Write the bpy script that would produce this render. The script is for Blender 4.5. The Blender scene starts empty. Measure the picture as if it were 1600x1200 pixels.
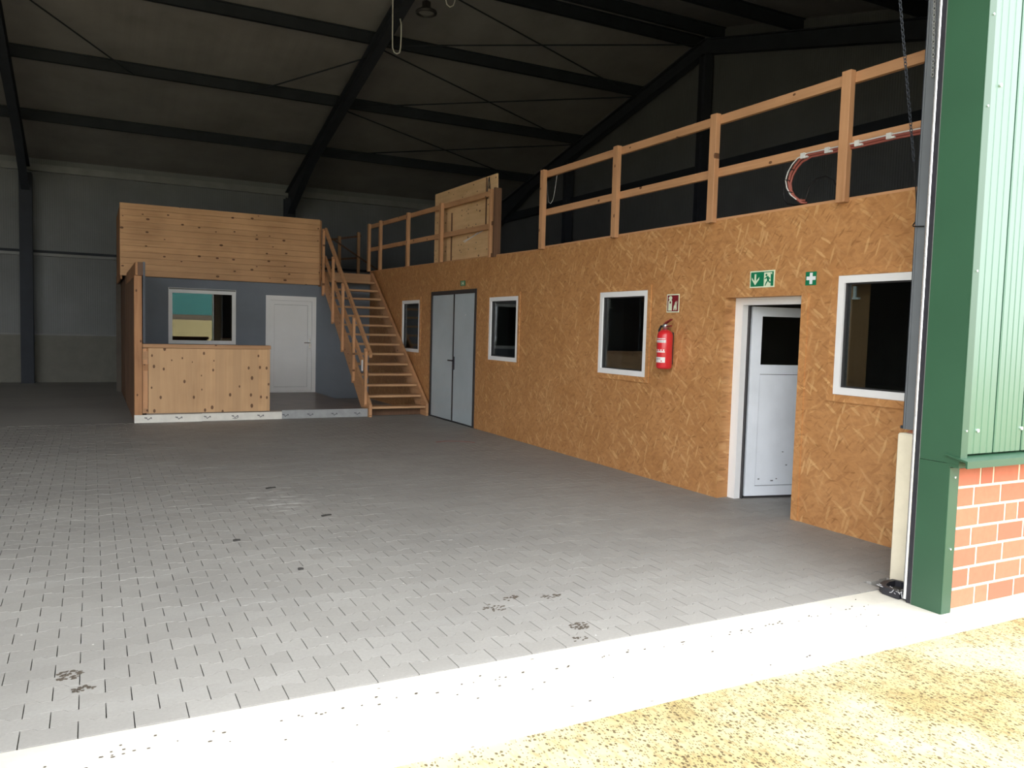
import bpy, math, random
from mathutils import Vector, Matrix

random.seed(7)
scene = bpy.context.scene
COL = scene.collection

# ------------------------------------------------------------------ camera
F_PX = 1254.976
RIGHT = Vector((0.88614064, -0.46260529, 0.02740635))
DOWN = Vector((-0.00664605, -0.07182, -0.99739547))
FWD = Vector((0.46336874, 0.88365052, -0.06671712))
CAM = Vector((0.0, 0.0, 1.65))
cd = bpy.data.cameras.new('camera')
cd.sensor_fit = 'HORIZONTAL'
cd.sensor_width = 36.0
cd.lens = F_PX / 1600.0 * 36.0
cd.clip_start = 0.05
cd.clip_end = 500
cam = bpy.data.objects.new('camera', cd)
COL.objects.link(cam)
m = Matrix.Identity(4)
for i in range(3):
    m[i][0] = RIGHT[i]; m[i][1] = -DOWN[i]; m[i][2] = -FWD[i]; m[i][3] = CAM[i]
cam.matrix_world = m
scene.camera = cam

# ------------------------------------------------------------------ overcast sky and exposure
scene.view_settings.view_transform = 'Standard'
scene.view_settings.look = 'None'
scene.view_settings.gamma = 1.0
scene.view_settings.use_curve_mapping = False
scene.view_settings.exposure = 2.56

world = bpy.data.worlds.new('overcast_sky')
scene.world = world
world.use_nodes = True
wn = world.node_tree
wn.nodes.clear()
w_out = wn.nodes.new('ShaderNodeOutputWorld')
w_bg = wn.nodes.new('ShaderNodeBackground')
w_tc = wn.nodes.new('ShaderNodeTexCoord')
w_sep = wn.nodes.new('ShaderNodeSeparateXYZ')
w_map = wn.nodes.new('ShaderNodeMapRange')
w_map.inputs['From Min'].default_value = 0.0
w_map.inputs['From Max'].default_value = 1.0
w_map.inputs['To Min'].default_value = 1.0
w_map.inputs['To Max'].default_value = 1.08
w_bg.inputs['Color'].default_value = (0.96, 0.98, 1.0, 1)
wn.links.new(w_tc.outputs['Generated'], w_sep.inputs[0])
wn.links.new(w_sep.outputs['Z'], w_map.inputs['Value'])
wn.links.new(w_map.outputs[0], w_bg.inputs['Strength'])
wn.links.new(w_bg.outputs[0], w_out.inputs['Surface'])

# ================================================================== materials
class NT:
    """small helper around a material node tree, coordinates = world position"""
    def __init__(self, name):
        self.m = bpy.data.materials.new(name)
        self.m.use_nodes = True
        self.t = self.m.node_tree
        self.b = self.t.nodes['Principled BSDF']
        self.pos = self.n('ShaderNodeNewGeometry').outputs['Position']

    def n(self, kind, **kw):
        nd = self.t.nodes.new(kind)
        for k, v in kw.items():
            setattr(nd, k, v)
        return nd

    def link(self, a, b):
        self.t.links.new(a, b)

    def mapping(self, scale=(1, 1, 1), rot=(0, 0, 0), loc=(0, 0, 0), src=None):
        mp = self.n('ShaderNodeMapping')
        mp.inputs['Scale'].default_value = scale
        mp.inputs['Rotation'].default_value = rot
        mp.inputs['Location'].default_value = loc
        self.link(src or self.pos, mp.inputs['Vector'])
        return mp.outputs[0]

    def noise(self, vec, scale=5, detail=3, rough=0.55, dist=0.0):
        nd = self.n('ShaderNodeTexNoise')
        nd.inputs['Scale'].default_value = scale
        nd.inputs['Detail'].default_value = detail
        nd.inputs['Roughness'].default_value = rough
        nd.inputs['Distortion'].default_value = dist
        self.link(vec, nd.inputs['Vector'])
        return nd.outputs['Fac']

    def voronoi(self, vec, scale=5, rnd=1.0):
        nd = self.n('ShaderNodeTexVoronoi')
        nd.inputs['Scale'].default_value = scale
        nd.inputs['Randomness'].default_value = rnd
        self.link(vec, nd.inputs['Vector'])
        return nd

    def rng(self, v, a, b, c=0.0, d=1.0, smooth=False):
        nd = self.n('ShaderNodeMapRange')
        if smooth:
            nd.interpolation_type = 'SMOOTHSTEP'
        nd.inputs['From Min'].default_value = a
        nd.inputs['From Max'].default_value = b
        nd.inputs['To Min'].default_value = c
        nd.inputs['To Max'].default_value = d
        self.link(v, nd.inputs['Value'])
        return nd.outputs[0]

    def math(self, op, a, b=None, c=None):
        nd = self.n('ShaderNodeMath', operation=op)
        for i, v in enumerate((a, b, c)):
            if v is None:
                continue
            if isinstance(v, (int, float)):
                nd.inputs[i].default_value = v
            else:
                self.link(v, nd.inputs[i])
        return nd.outputs[0]

    def mix(self, fac, a, b, mode='MIX'):
        nd = self.n('ShaderNodeMix', data_type='RGBA', blend_type=mode)
        for i, v in ((0, fac), (6, a), (7, b)):
            if isinstance(v, (int, float)):
                nd.inputs[i].default_value = v
            elif isinstance(v, tuple):
                nd.inputs[i].default_value = (*v[:3], 1)
            else:
                self.link(v, nd.inputs[i])
        return nd.outputs[2]

    def ramp(self, fac, stops):
        nd = self.n('ShaderNodeValToRGB')
        cr = nd.color_ramp
        while len(cr.elements) < len(stops):
            cr.elements.new(0.5)
        for e, (p, c) in zip(cr.elements, stops):
            e.position = p
            e.color = (*c, 1)
        self.link(fac, nd.inputs[0])
        return nd.outputs[0]

    def bump(self, h, strength=0.3, dist=0.01):
        nd = self.n('ShaderNodeBump')
        nd.inputs['Strength'].default_value = strength
        nd.inputs['Distance'].default_value = dist
        self.link(h, nd.inputs['Height'])
        self.link(nd.outputs[0], self.b.inputs['Normal'])

    def color(self, c):
        if isinstance(c, tuple):
            self.b.inputs['Base Color'].default_value = (*c, 1)
        else:
            self.link(c, self.b.inputs['Base Color'])

    def set(self, rough=0.6, metal=0.0, spec=0.5):
        self.b.inputs['Roughness'].default_value = rough
        self.b.inputs['Metallic'].default_value = metal
        self.b.inputs['Specular IOR Level'].default_value = spec
        return self.m


M = {}

def plain(name, col, rough=0.6, metal=0.0, var=0.12, scale=6.0, spec=0.5):
    t = NT(name)
    f = t.noise(t.pos, scale, 4)
    lo = tuple(c * (1 - var) for c in col)
    hi = tuple(min(1, c * (1 + var)) for c in col)
    t.color(t.mix(t.rng(f, 0.3, 0.7), lo, hi))
    M[name] = t.set(rough, metal, spec)
    return M[name]


def make_osb(name='osb', gain=1.0):
    t = NT(name)
    f = t.noise(t.pos, 2.2, 3)
    col = t.mix(t.rng(f, 0.3, 0.7), (0.465, 0.220, 0.076), (0.55, 0.275, 0.104))
    g = t.noise(t.mapping((1, 6, 11), (0.4, 0, 0)), 2.6, 4)
    col = t.mix(t.rng(g, 0.40, 0.75, 0, 0.65), col, (0.35, 0.158, 0.055))
    light = (0.74, 0.46, 0.20)
    dark = (0.22, 0.088, 0.024)
    k = 0
    for ang, c, thr, sy, sz in ((0.45, light, 0.90, 6.0, 36), (-0.6, light, 0.905, 6.5, 38), (0.9, dark, 0.85, 9, 50), (2.7, dark, 0.85, 9, 48), (0.1, dark, 0.88, 9, 46),
                        (-0.95, (0.62, 0.35, 0.15), 0.76, 5.5, 26), (0.7, (0.36, 0.16, 0.055), 0.74, 6, 26), (1.3, light, 0.91, 6, 38), (2.35, (0.60, 0.335, 0.145), 0.78, 6, 26)):
        k += 1
        # strands lie in the y-z plane of the wall: rotate about x, stretch
        mp = t.mapping((1, 1, 1), (ang, 0, 0), (k * 3.1, k * 1.7, k * 0.9))
        mp2 = t.mapping((sy, sy, sz), src=mp)
        wob = t.noise(mp, 9, 2)
        off = t.n('ShaderNodeVectorMath', operation='ADD')
        t.link(mp2, off.inputs[0])
        cx = t.n('ShaderNodeCombineXYZ')
        t.link(t.math('MULTIPLY', wob, 0.8), cx.inputs[2])
        t.link(cx.outputs[0], off.inputs[1])
        v = t.voronoi(off.outputs[0], 1.0)
        sx = t.n('ShaderNodeSeparateColor')
        t.link(v.outputs['Color'], sx.inputs[0])
        msk = t.math('GREATER_THAN', sx.outputs[0], thr)
        edge = t.rng(v.outputs['Distance'], 0.44, 0.60, 1.0, 0.0)
        fac = t.math('MULTIPLY', t.math('MULTIPLY', msk, edge), t.rng(sx.outputs[1], 0, 1, 0.12, 0.55))
        col = t.mix(fac, col, c)
    col = t.mix(1.0, col, (gain, gain, gain * 1.03), 'MULTIPLY')
    t.color(col)
    t.bump(g, 0.25, 0.004)
    M[name] = t.set(0.55, 0, 0.4)


def make_wood(name, axis, base, dark, knots=True, knot_scale=4.0, grain=26.0, board=0.0, baxis=2, kplane=(0, 2), kr=(0.04, 0.10)):
    """axis = 0/1/2 direction of the grain; board = lamella width for a colour change along baxis"""
    t = NT(name)
    sc = [grain, grain, grain]
    sc[axis] = 1.2
    g = t.noise(t.mapping(tuple(sc)), 1.0, 5, 0.6, 0.6)
    big = t.noise(t.pos, 1.3, 3)
    col = t.mix(t.rng(g, 0.35, 0.72), base, dark)
    hi = tuple(min(1, c * 1.22) for c in base)
    col = t.mix(t.rng(big, 0.35, 0.65, 0, 0.6), col, hi)
    if board:
        sx = t.n('ShaderNodeSeparateXYZ')
        t.link(t.pos, sx.inputs[0])
        fl = t.math('FLOOR', t.math('DIVIDE', sx.outputs[baxis], board))
        wnz = t.n('ShaderNodeTexWhiteNoise', noise_dimensions='1D')
        t.link(fl, wnz.inputs['W'])
        lo = tuple(c * 0.74 for c in base)
        col = t.mix(t.rng(wnz.outputs['Value'], 0, 1, 0.0, 0.55), col, lo)
    oi = t.n('ShaderNodeObjectInfo')
    col = t.mix(t.rng(oi.outputs['Random'], 0, 1, 0.0, 0.28), col, tuple(c * 0.62 for c in base))
    if knots:
        sp = t.n('ShaderNodeSeparateXYZ')
        t.link(t.pos, sp.inputs[0])
        cb2 = t.n('ShaderNodeCombineXYZ')
        for ci, ax in enumerate(kplane):
            t.link(t.math('MULTIPLY', sp.outputs[ax], knot_scale * (0.62 if ax == axis else 1.0)), cb2.inputs[ci])
        v = t.voronoi(cb2.outputs[0], 1.0)
        v.voronoi_dimensions = '2D'
        sel = t.n('ShaderNodeSeparateColor')
        t.link(v.outputs['Color'], sel.inputs[0])
        r = t.rng(sel.outputs[1], 0, 1, kr[0], kr[1])
        inside = t.math('LESS_THAN', v.outputs['Distance'], r)
        pick = t.math('GREATER_THAN', sel.outputs[0], 0.5)
        col = t.mix(t.math('MULTIPLY', t.math('MULTIPLY', inside, pick), 0.85), col, (0.09, 0.035, 0.015))
    t.color(col)
    t.bump(g, 0.15, 0.003)
    M[name] = t.set(0.6, 0, 0.35)


def make_paver():
    t = NT('paver')
    oi = t.n('ShaderNodeObjectInfo')
    at = t.n('ShaderNodeAttribute', attribute_name='tint')
    r = t.math('FRACT', t.math('ADD', oi.outputs['Random'], at.outputs['Fac']))
    col = t.mix(r, (0.300, 0.288, 0.266), (0.338, 0.326, 0.303))
    n1 = t.noise(t.pos, 0.55, 5, 0.6)
    col = t.mix(t.rng(n1, 0.42, 0.68, 0, 0.6), col, (0.235, 0.226, 0.212))
    n2 = t.noise(t.mapping((0.35, 2.2, 1), (0, 0, 0.25)), 1.1, 5, 0.62)
    col = t.mix(t.rng(n2, 0.55, 0.78, 0, 0.45), col, (0.40, 0.393, 0.376))
    n3 = t.noise(t.pos, 60, 2)
    col = t.mix(t.rng(n3, 0.35, 0.75, 0, 0.25), col, (0.20, 0.193, 0.18))
    # tiny pale chips
    v = t.voronoi(t.pos, 9)
    s = t.n('ShaderNodeSeparateColor')
    t.link(v.outputs['Color'], s.inputs[0])
    chip = t.math('MULTIPLY', t.math('LESS_THAN', v.outputs['Distance'], 0.055), t.math('GREATER_THAN', s.outputs[0], 0.86))
    col = t.mix(chip, col, (0.62, 0.6, 0.56))
    # dusty plaster scuff swept across the floor
    mp = t.mapping((1.9, 1.15, 1), (0, 0, 0), (-1.5 * 1.9, -7.55 * 1.15, 0))
    ln = t.n('ShaderNodeVectorMath', operation='LENGTH')
    t.link(mp, ln.inputs[0])
    nn = t.noise(t.mapping((2.0, 5, 1), (0, 0, -0.5)), 2.3, 4)
    scuff = t.math('MULTIPLY', t.rng(ln.outputs['Value'], 0.15, 0.75, 1, 0), t.rng(nn, 0.5, 0.66))
    col = t.mix(t.math('MULTIPLY', scuff, 0.8), col, (0.66, 0.65, 0.62))
    t.color(col)
    t.bump(n3, 0.25, 0.003)
    M['paver'] = t.set(0.62, 0, 0.45)


def make_brick():
    t = NT('brick')
    oi = t.n('ShaderNodeObjectInfo')
    col = t.mix(oi.outputs['Random'], (0.43, 0.125, 0.075), (0.52, 0.180, 0.105))
    n = t.noise(t.pos, 26, 4)
    col = t.mix(t.rng(n, 0.35, 0.75, 0, 0.4), col, (0.40, 0.12, 0.07))
    t.color(col)
    t.bump(n, 0.2, 0.003)
    M['brick'] = t.set(0.8, 0, 0.3)


def make_gravel():
    t = NT('washed_gravel')
    n1 = t.noise(t.mapping((1.0, 1.0, 0.0)), 1.1, 5, 0.6)
    n2 = t.noise(t.mapping((34, 11, 0.0), (0, 0, 0.0)), 1.0, 4, 0.65)
    col = t.mix(t.rng(n1, 0.36, 0.60), (0.34, 0.275, 0.125), (0.52, 0.465, 0.285))
    col = t.mix(t.math('MULTIPLY', t.rng(n2, 0.48, 0.66), t.rng(n1, 0.35, 0.62, 0.85, 0.3)), col, (0.20, 0.135, 0.055))
    for sc, thr, rad, kf in ((48, 0.62, 0.30, 0.85), (95, 0.55, 0.34, 0.7)):
        v = t.voronoi(t.mapping((1.0, 0.75, 1), (0, 0, 0.4)), sc)
        v.voronoi_dimensions = '2D'
        s = t.n('ShaderNodeSeparateColor')
        t.link(v.outputs['Color'], s.inputs[0])
        pick = t.math('GREATER_THAN', s.outputs[0], t.rng(n1, 0.35, 0.62, thr, thr + 0.28))
        dots = t.math('MULTIPLY', t.math('LESS_THAN', v.outputs['Distance'], rad), pick)
        col = t.mix(t.math('MULTIPLY', dots, kf), col, (0.075, 0.05, 0.025))
    t.color(col)
    t.bump(n2, 0.4, 0.006)
    M['washed_gravel'] = t.set(0.85, 0, 0.2)


def make_concrete(name, c, spots):
    t = NT(name)
    n1 = t.noise(t.pos, 3.0, 6, 0.65)
    n2 = t.noise(t.pos, 40, 3)
    col = t.mix(t.rng(n1, 0.3, 0.7), tuple(x * 0.82 for x in c), c)
    v = t.voronoi(t.mapping((0.7, 1.6, 1.6)), 16)
    s = t.n('ShaderNodeSeparateColor')
    t.link(v.outputs['Color'], s.inputs[0])
    d = t.math('MULTIPLY', t.math('LESS_THAN', v.outputs['Distance'], 0.12), t.math('GREATER_THAN', s.outputs[0], 0.9))
    col = t.mix(t.math('MULTIPLY', d, spots), col, (0.1, 0.08, 0.06))
    t.color(col)
    t.bump(n2, 0.35, 0.004)
    M[name] = t.set(0.85, 0, 0.25)


def make_ribbed(name, col, axis, period, rough, dist=0.004, spec=0.5, var=0.1):
    """sheet metal with a fine rolled rib along z; axis = direction across the ribs"""
    t = NT(name)
    sx = t.n('ShaderNodeSeparateXYZ')
    t.link(t.pos, sx.inputs[0])
    w = t.math('PINGPONG', t.math('DIVIDE', sx.outputs[axis], period), 0.5)
    h = t.rng(w, 0.12, 0.38, 0, 1, True)
    n = t.noise(t.pos, 1.2, 4)
    c = t.mix(t.rng(n, 0.3, 0.7), tuple(x * (1 - var) for x in col), tuple(x * (1 + var) for x in col))
    t.color(c)
    t.bump(h, 0.6, dist)
    M[name] = t.set(rough, 0, spec)


def make_glass(name, tint=(1, 1, 1), refl=1.0):
    mt = bpy.data.materials.new(name)
    mt.use_nodes = True
    t = mt.node_tree
    t.nodes.clear()
    o = t.nodes.new('ShaderNodeOutputMaterial')
    mx = t.nodes.new('ShaderNodeMixShader')
    tr = t.nodes.new('ShaderNodeBsdfTransparent')
    gl = t.nodes.new('ShaderNodeBsdfGlossy')
    fr = t.nodes.new('ShaderNodeFresnel')
    mu = t.nodes.new('ShaderNodeMath')
    mu.operation = 'MULTIPLY'
    mu.inputs[1].default_value = refl
    fr.inputs['IOR'].default_value = 1.52
    tr.inputs['Color'].default_value = (*tint, 1)
    gl.inputs['Roughness'].default_value = 0.0
    t.links.new(fr.outputs[0], mu.inputs[0])
    t.links.new(mu.outputs[0], mx.inputs[0])
    t.links.new(tr.outputs[0], mx.inputs[1])
    t.links.new(gl.outputs[0], mx.inputs[2])
    t.links.new(mx.outputs[0], o.inputs[0])
    M[name] = mt


make_osb()
make_osb('osb_trim', 1.10)
make_paver()
make_brick()
make_gravel()
make_concrete('threshold_concrete', (0.62, 0.59, 0.51), 0.7)
make_concrete('kerb_concrete', (0.60, 0.565, 0.49), 0.8)
make_concrete('post_concrete', (0.80, 0.73, 0.57), 0.6)
make_concrete('plinth_concrete', (0.20, 0.195, 0.17), 0.3)
make_concrete('mortar', (0.70, 0.61, 0.46), 0.2)
make_wood('spruce_z', 2, (0.60, 0.375, 0.20), (0.47, 0.27, 0.13), True, 6.6, 22, 0.14, 0, (0, 2), (0.05, 0.145))
make_wood('spruce_x', 0, (0.62, 0.365, 0.185), (0.48, 0.255, 0.115), True, 4.6, 26, 0, 2, (0, 2), (0.04, 0.105))
make_wood('timber_y', 1, (0.56, 0.305, 0.155), (0.42, 0.21, 0.095), True, 5.0, 30, 0, 2, (1, 2))
make_wood('timber_z', 2, (0.56, 0.305, 0.155), (0.41, 0.20, 0.09), True, 5.0, 30, 0, 2, (1, 2))
make_wood('timber_x', 0, (0.44, 0.25, 0.13), (0.30, 0.15, 0.07), True, 4.0, 28)
make_wood('stair_wood', 0, (0.54, 0.32, 0.17), (0.42, 0.23, 0.115), False, 5, 28)
make_wood('rough_timber', 2, (0.44, 0.22, 0.10), (0.20, 0.085, 0.035), True, 4.0, 16)
make_wood('old_boards', 2, (0.17, 0.09, 0.05), (0.09, 0.045, 0.025), False, 4, 20)
make_wood('plywood', 1, (0.74, 0.50, 0.27), (0.60, 0.37, 0.18), True, 5.5, 14, 0, 2, (1, 2))
plain('cladding_green', (0.040, 0.118, 0.070), 0.34, 0, 0.05, 2, 0.7)
for nd in M['cladding_green'].node_tree.nodes:
    if nd.type == 'BSDF_PRINCIPLED':
        nd.inputs['Coat Weight'].default_value = 0.24
        nd.inputs['Coat Roughness'].default_value = 0.22
        nd.inputs['Coat IOR'].default_value = 1.75
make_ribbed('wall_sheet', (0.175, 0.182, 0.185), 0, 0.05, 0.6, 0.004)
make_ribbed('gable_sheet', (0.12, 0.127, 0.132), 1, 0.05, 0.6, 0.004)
make_ribbed('roof_sheet', (0.255, 0.250, 0.250), 0, 0.25, 0.7, 0.003, 0.3, 0.14)
plain('trim_green', (0.025, 0.078, 0.041), 0.42, 0, 0.06, 2, 0.6)
plain('steel_anthracite', (0.026, 0.031, 0.040), 0.6, 0, 0.15, 3, 0.2)
plain('steel_frame', (0.036, 0.041, 0.052), 0.6, 0, 0.1, 3, 0.2)
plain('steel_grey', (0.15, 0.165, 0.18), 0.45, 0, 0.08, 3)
plain('steel_light', (0.21, 0.215, 0.21), 0.5, 0, 0.12, 3)
plain('galvanised', (0.6, 0.62, 0.63), 0.3, 0.9, 0.1, 20)
plain('aluminium_bright', (0.90, 0.91, 0.92), 0.25, 0.75, 0.03, 4)
plain('rubber_black', (0.020, 0.020, 0.026), 0.5, 0, 0.2, 20)
plain('upvc_white', (0.86, 0.86, 0.86), 0.35, 0, 0.03, 2)
plain('upvc_door', (0.76, 0.80, 0.86), 0.4, 0, 0.06, 3)
plain('door_grey', (0.44, 0.50, 0.53), 0.16, 0, 0.05, 2, 0.6)
plain('frame_dark', (0.035, 0.033, 0.035), 0.45, 0, 0.1, 5)
plain('cabin_grey', (0.19, 0.215, 0.255), 0.7, 0, 0.07, 2)
plain('deck_brown', (0.20, 0.155, 0.125), 0.35, 0, 0.2, 4)
plain('base_white', (0.72, 0.70, 0.64), 0.6, 0, 0.08, 8)
plain('base_grey', (0.33, 0.34, 0.34), 0.6, 0, 0.1, 8)
plain('print_ink', (0.10, 0.10, 0.11), 0.7)
plain('extinguisher_red', (0.62, 0.022, 0.030), 0.28, 0, 0.05, 4, 0.6)
plain('handle_red', (0.20, 0.015, 0.02), 0.4)
plain('label_white', (0.78, 0.77, 0.76), 0.5, 0, 0.05)
plain('sign_green', (0.006, 0.190, 0.085), 0.4, 0, 0.04)
plain('sign_cream', (0.72, 0.80, 0.60), 0.5, 0, 0.04)
plain('sign_white', (0.80, 0.82, 0.84), 0.45, 0, 0.03)
plain('sign_red', (0.20, 0.012, 0.022), 0.45, 0, 0.04)
plain('cable_red', (0.27, 0.075, 0.055), 0.6)
plain('cable_black', (0.010, 0.010, 0.011), 0.5)
plain('cable_white', (0.62, 0.62, 0.60), 0.5)
plain('rust', (0.34, 0.13, 0.075), 0.8)
plain('mud', (0.075, 0.06, 0.045), 0.9)
plain('litter_dark', (0.03, 0.028, 0.025), 0.8)
plain('paint_red', (0.28, 0.10, 0.09), 0.8)
plain('joint_sand', (0.12, 0.11, 0.095), 0.95)
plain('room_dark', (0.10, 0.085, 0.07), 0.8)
plain('cladding_teal', (0.030, 0.155, 0.150), 0.6, 0, 0.08, 0.3)
plain('hedge_brown', (0.12, 0.095, 0.07), 0.9)
plain('field_sand', (0.42, 0.35, 0.18), 0.9, 0, 0.15, 0.4)
plain('cobweb', (0.45, 0.45, 0.46), 0.6)
make_glass('pane_glass', (0.75, 0.80, 0.80), 0.9)
make_glass('cabin_glass', (0.55, 0.60, 0.60), 4.2)

# ================================================================== mesh helpers
class MB:
    def __init__(self):
        self.v = []
        self.f = []

    def box(self, x0, x1, y0, y1, z0, z1):
        b = len(self.v)
        self.v += [(x0, y0, z0), (x1, y0, z0), (x1, y1, z0), (x0, y1, z0),
                   (x0, y0, z1), (x1, y0, z1), (x1, y1, z1), (x0, y1, z1)]
        for q in ((0, 3, 2, 1), (4, 5, 6, 7), (0, 1, 5, 4), (1, 2, 6, 5), (2, 3, 7, 6), (3, 0, 4, 7)):
            self.f.append(tuple(b + i for i in q))
        return self

    def cbox(self, x0, x1, y0, y1, z0, z1, c=0.004):
        """box with chamfered edges"""
        b = len(self.v)
        xs, ys, zs = (x0, x1), (y0, y1), (z0, z1)
        idx = {}
        for i in (0, 1):
            for j in (0, 1):
                for k in (0, 1):
                    sx, sy, sz = (1 - 2 * i) * c, (1 - 2 * j) * c, (1 - 2 * k) * c
                    for a, p in enumerate(((xs[i], ys[j] + sy, zs[k] + sz), (xs[i] + sx, ys[j], zs[k] + sz), (xs[i] + sx, ys[j] + sy, zs[k]))):
                        idx[(i, j, k, a)] = len(self.v)
                        self.v.append(p)
        def face(*q):
            self.f.append(tuple(idx[k] for k in q))
        for i in (0, 1):
            q = [(i, 0, 0, 0), (i, 0, 1, 0), (i, 1, 1, 0), (i, 1, 0, 0)]
            face(*(q if i == 0 else q[::-1]))
            q = [(0, i, 0, 1), (1, i, 0, 1), (1, i, 1, 1), (0, i, 1, 1)]
            face(*(q if i == 0 else q[::-1]))
            q = [(0, 0, i, 2), (0, 1, i, 2), (1, 1, i, 2), (1, 0, i, 2)]
            face(*(q if i == 0 else q[::-1]))
        for i in (0, 1):
            for j in (0, 1):
                s = (i + j) % 2 == 0
                q = [(i, j, 0, 0), (i, j, 0, 1), (i, j, 1, 1), (i, j, 1, 0)]
                face(*(q if s else q[::-1]))
                q = [(i, 0, j, 0), (i, 1, j, 0), (i, 1, j, 2), (i, 0, j, 2)]
                face(*(q if s else q[::-1]))
                q = [(0, i, j, 2), (1, i, j, 2), (1, i, j, 1), (0, i, j, 1)]
                face(*(q if s else q[::-1]))
                for k in (0, 1):
                    q = [(i, j, k, 0), (i, j, k, 2), (i, j, k, 1)]
                    face(*(q if (i + j + k) % 2 == 0 else q[::-1]))
        return self

    def prism(self, poly, axis, a, b):
        """poly = 2-D outline in the two other axes (in xyz order), extruded from a to b along axis"""
        n = len(poly)
        base = len(self.v)
        ar = sum(poly[i][0] * poly[(i + 1) % n][1] - poly[(i + 1) % n][0] * poly[i][1] for i in range(n))
        if ar < 0:
            poly = poly[::-1]
        for h in (a, b):
            for p in poly:
                q = list(p)
                q.insert(axis, h)
                self.v.append(tuple(q))
        flip = (axis == 1) != (b < a)
        lo = tuple(base + i for i in range(n))
        hi = tuple(base + n + i for i in range(n))
        self.f.append(lo if flip else lo[::-1])
        self.f.append(hi[::-1] if flip else hi)
        for i in range(n):
            j = (i + 1) % n
            q = (base + i, base + j, base + n + j, base + n + i)
            self.f.append(q[::-1] if flip else q)
        return self

    def hexa(self, p):
        """8 corner points: bottom ring 0-3, top ring 4-7"""
        b = len(self.v)
        self.v += [tuple(q) for q in p]
        for q in ((0, 3, 2, 1), (4, 5, 6, 7), (0, 1, 5, 4), (1, 2, 6, 5), (2, 3, 7, 6), (3, 0, 4, 7)):
            self.f.append(tuple(b + i for i in q))
        return self

    def bar(self, p0, p1, w, h, up=(0, 0, 1)):
        """rectangular bar between two points, w sideways, h along up"""
        p0, p1 = Vector(p0), Vector(p1)
        d = (p1 - p0).normalized()
        s = d.cross(Vector(up)).normalized()
        u = s.cross(d).normalized()
        a, c = s * w / 2, u * h / 2
        return self.hexa([p0 - a - c, p0 + a - c, p1 + a - c, p1 - a - c, p0 - a + c, p0 + a + c, p1 + a + c, p1 - a + c])

    def tube(self, pts, r, n=6, cap=True):
        pts = [Vector(p) for p in pts]
        base = len(self.v)
        ref = None
        for i, p in enumerate(pts):
            d = (pts[min(i + 1, len(pts) - 1)] - pts[max(i - 1, 0)]).normalized()
            if ref is None:
                ref = Vector((0, 0, 1)) if abs(d.z) < 0.9 else Vector((1, 0, 0))
            a = d.cross(ref).normalized()
            b = a.cross(d).normalized()
            ref = b
            rr = r[i] if isinstance(r, (list, tuple)) else r
            for k in range(n):
                t = 2 * math.pi * k / n
                self.v.append(tuple(p + a * math.cos(t) * rr + b * math.sin(t) * rr))
        for i in range(len(pts) - 1):
            for k in range(n):
                q = (base + i * n + k, base + (i + 1) * n + k, base + (i + 1) * n + (k + 1) % n, base + i * n + (k + 1) % n)
                self.f.append(q[::-1])
        if cap:
            self.f.append(tuple(base + k for k in range(n))[::-1])
            self.f.append(tuple(base + (len(pts) - 1) * n + k for k in range(n)))
        return self

    def lathe(self, c, prof, n=20):
        """prof = [(r, z)], rotated about the vertical through c"""
        base = len(self.v)
        for r, z in prof:
            for k in range(n):
                t = 2 * math.pi * k / n
                self.v.append((c[0] + r * math.cos(t), c[1] + r * math.sin(t), c[2] + z))
        for i in range(len(prof) - 1):
            for k in range(n):
                self.f.append((base + i * n + k, base + i * n + (k + 1) % n, base + (i + 1) * n + (k + 1) % n, base + (i + 1) * n + k))
        self.f.append(tuple(base + k for k in range(n))[::-1])
        self.f.append(tuple(base + (len(prof) - 1) * n + k for k in range(n)))
        return self

    def torus(self, c, R, r, ax, ay, n=10, m=5):
        base = len(self.v)
        ax, ay = Vector(ax).normalized(), Vector(ay).normalized()
        az = ax.cross(ay)
        c = Vector(c)
        for i in range(n):
            t = 2 * math.pi * i / n
            d = ax * math.cos(t) * R[0] + ay * math.sin(t) * R[1]
            e = (ax * math.cos(t) + ay * math.sin(t)).normalized()
            for k in range(m):
                s = 2 * math.pi * k / m
                self.v.append(tuple(c + d + e * math.cos(s) * r + az * math.sin(s) * r))
        for i in range(n):
            for k in range(m):
                self.f.append((base + i * m + k, base + ((i + 1) % n) * m + k, base + ((i + 1) % n) * m + (k + 1) % m, base + i * m + (k + 1) % m))
        return self

    def plate(self, axis, a, b, u0, u1, v0, v1, holes=(), vtop=None):
        """slab between axis=a and axis=b with rectangular holes (u0,u1,v0,v1); vtop(u) gives the height of a sloping top"""
        us = sorted({u0, u1, *[h[0] for h in holes], *[h[1] for h in holes]})
        vs = sorted({v0, v1, *[h[2] for h in holes], *[h[3] for h in holes]})
        us = [u for u in us if u0 <= u <= u1]
        vs = [v for v in vs if v0 <= v <= v1]
        def solid(i, j):
            if i < 0 or j < 0 or i >= len(us) - 1 or j >= len(vs) - 1:
                return False
            cu, cv = (us[i] + us[i + 1]) / 2, (vs[j] + vs[j + 1]) / 2
            return not any(h[0] < cu < h[1] and h[2] < cv < h[3] for h in holes)
        cache = {}
        def vert(i, j, s):
            k = (i, j, s)
            if k not in cache:
                v = vs[j]
                if vtop and j == len(vs) - 1:
                    v = vtop(us[i])
                q = [us[i], v]
                q.insert(axis, a if s == 0 else b)
                cache[k] = len(self.v)
                self.v.append(tuple(q))
            return cache[k]
        fl = axis == 1
        def add(q):
            self.f.append(tuple(q[::-1]) if fl else tuple(q))
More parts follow.
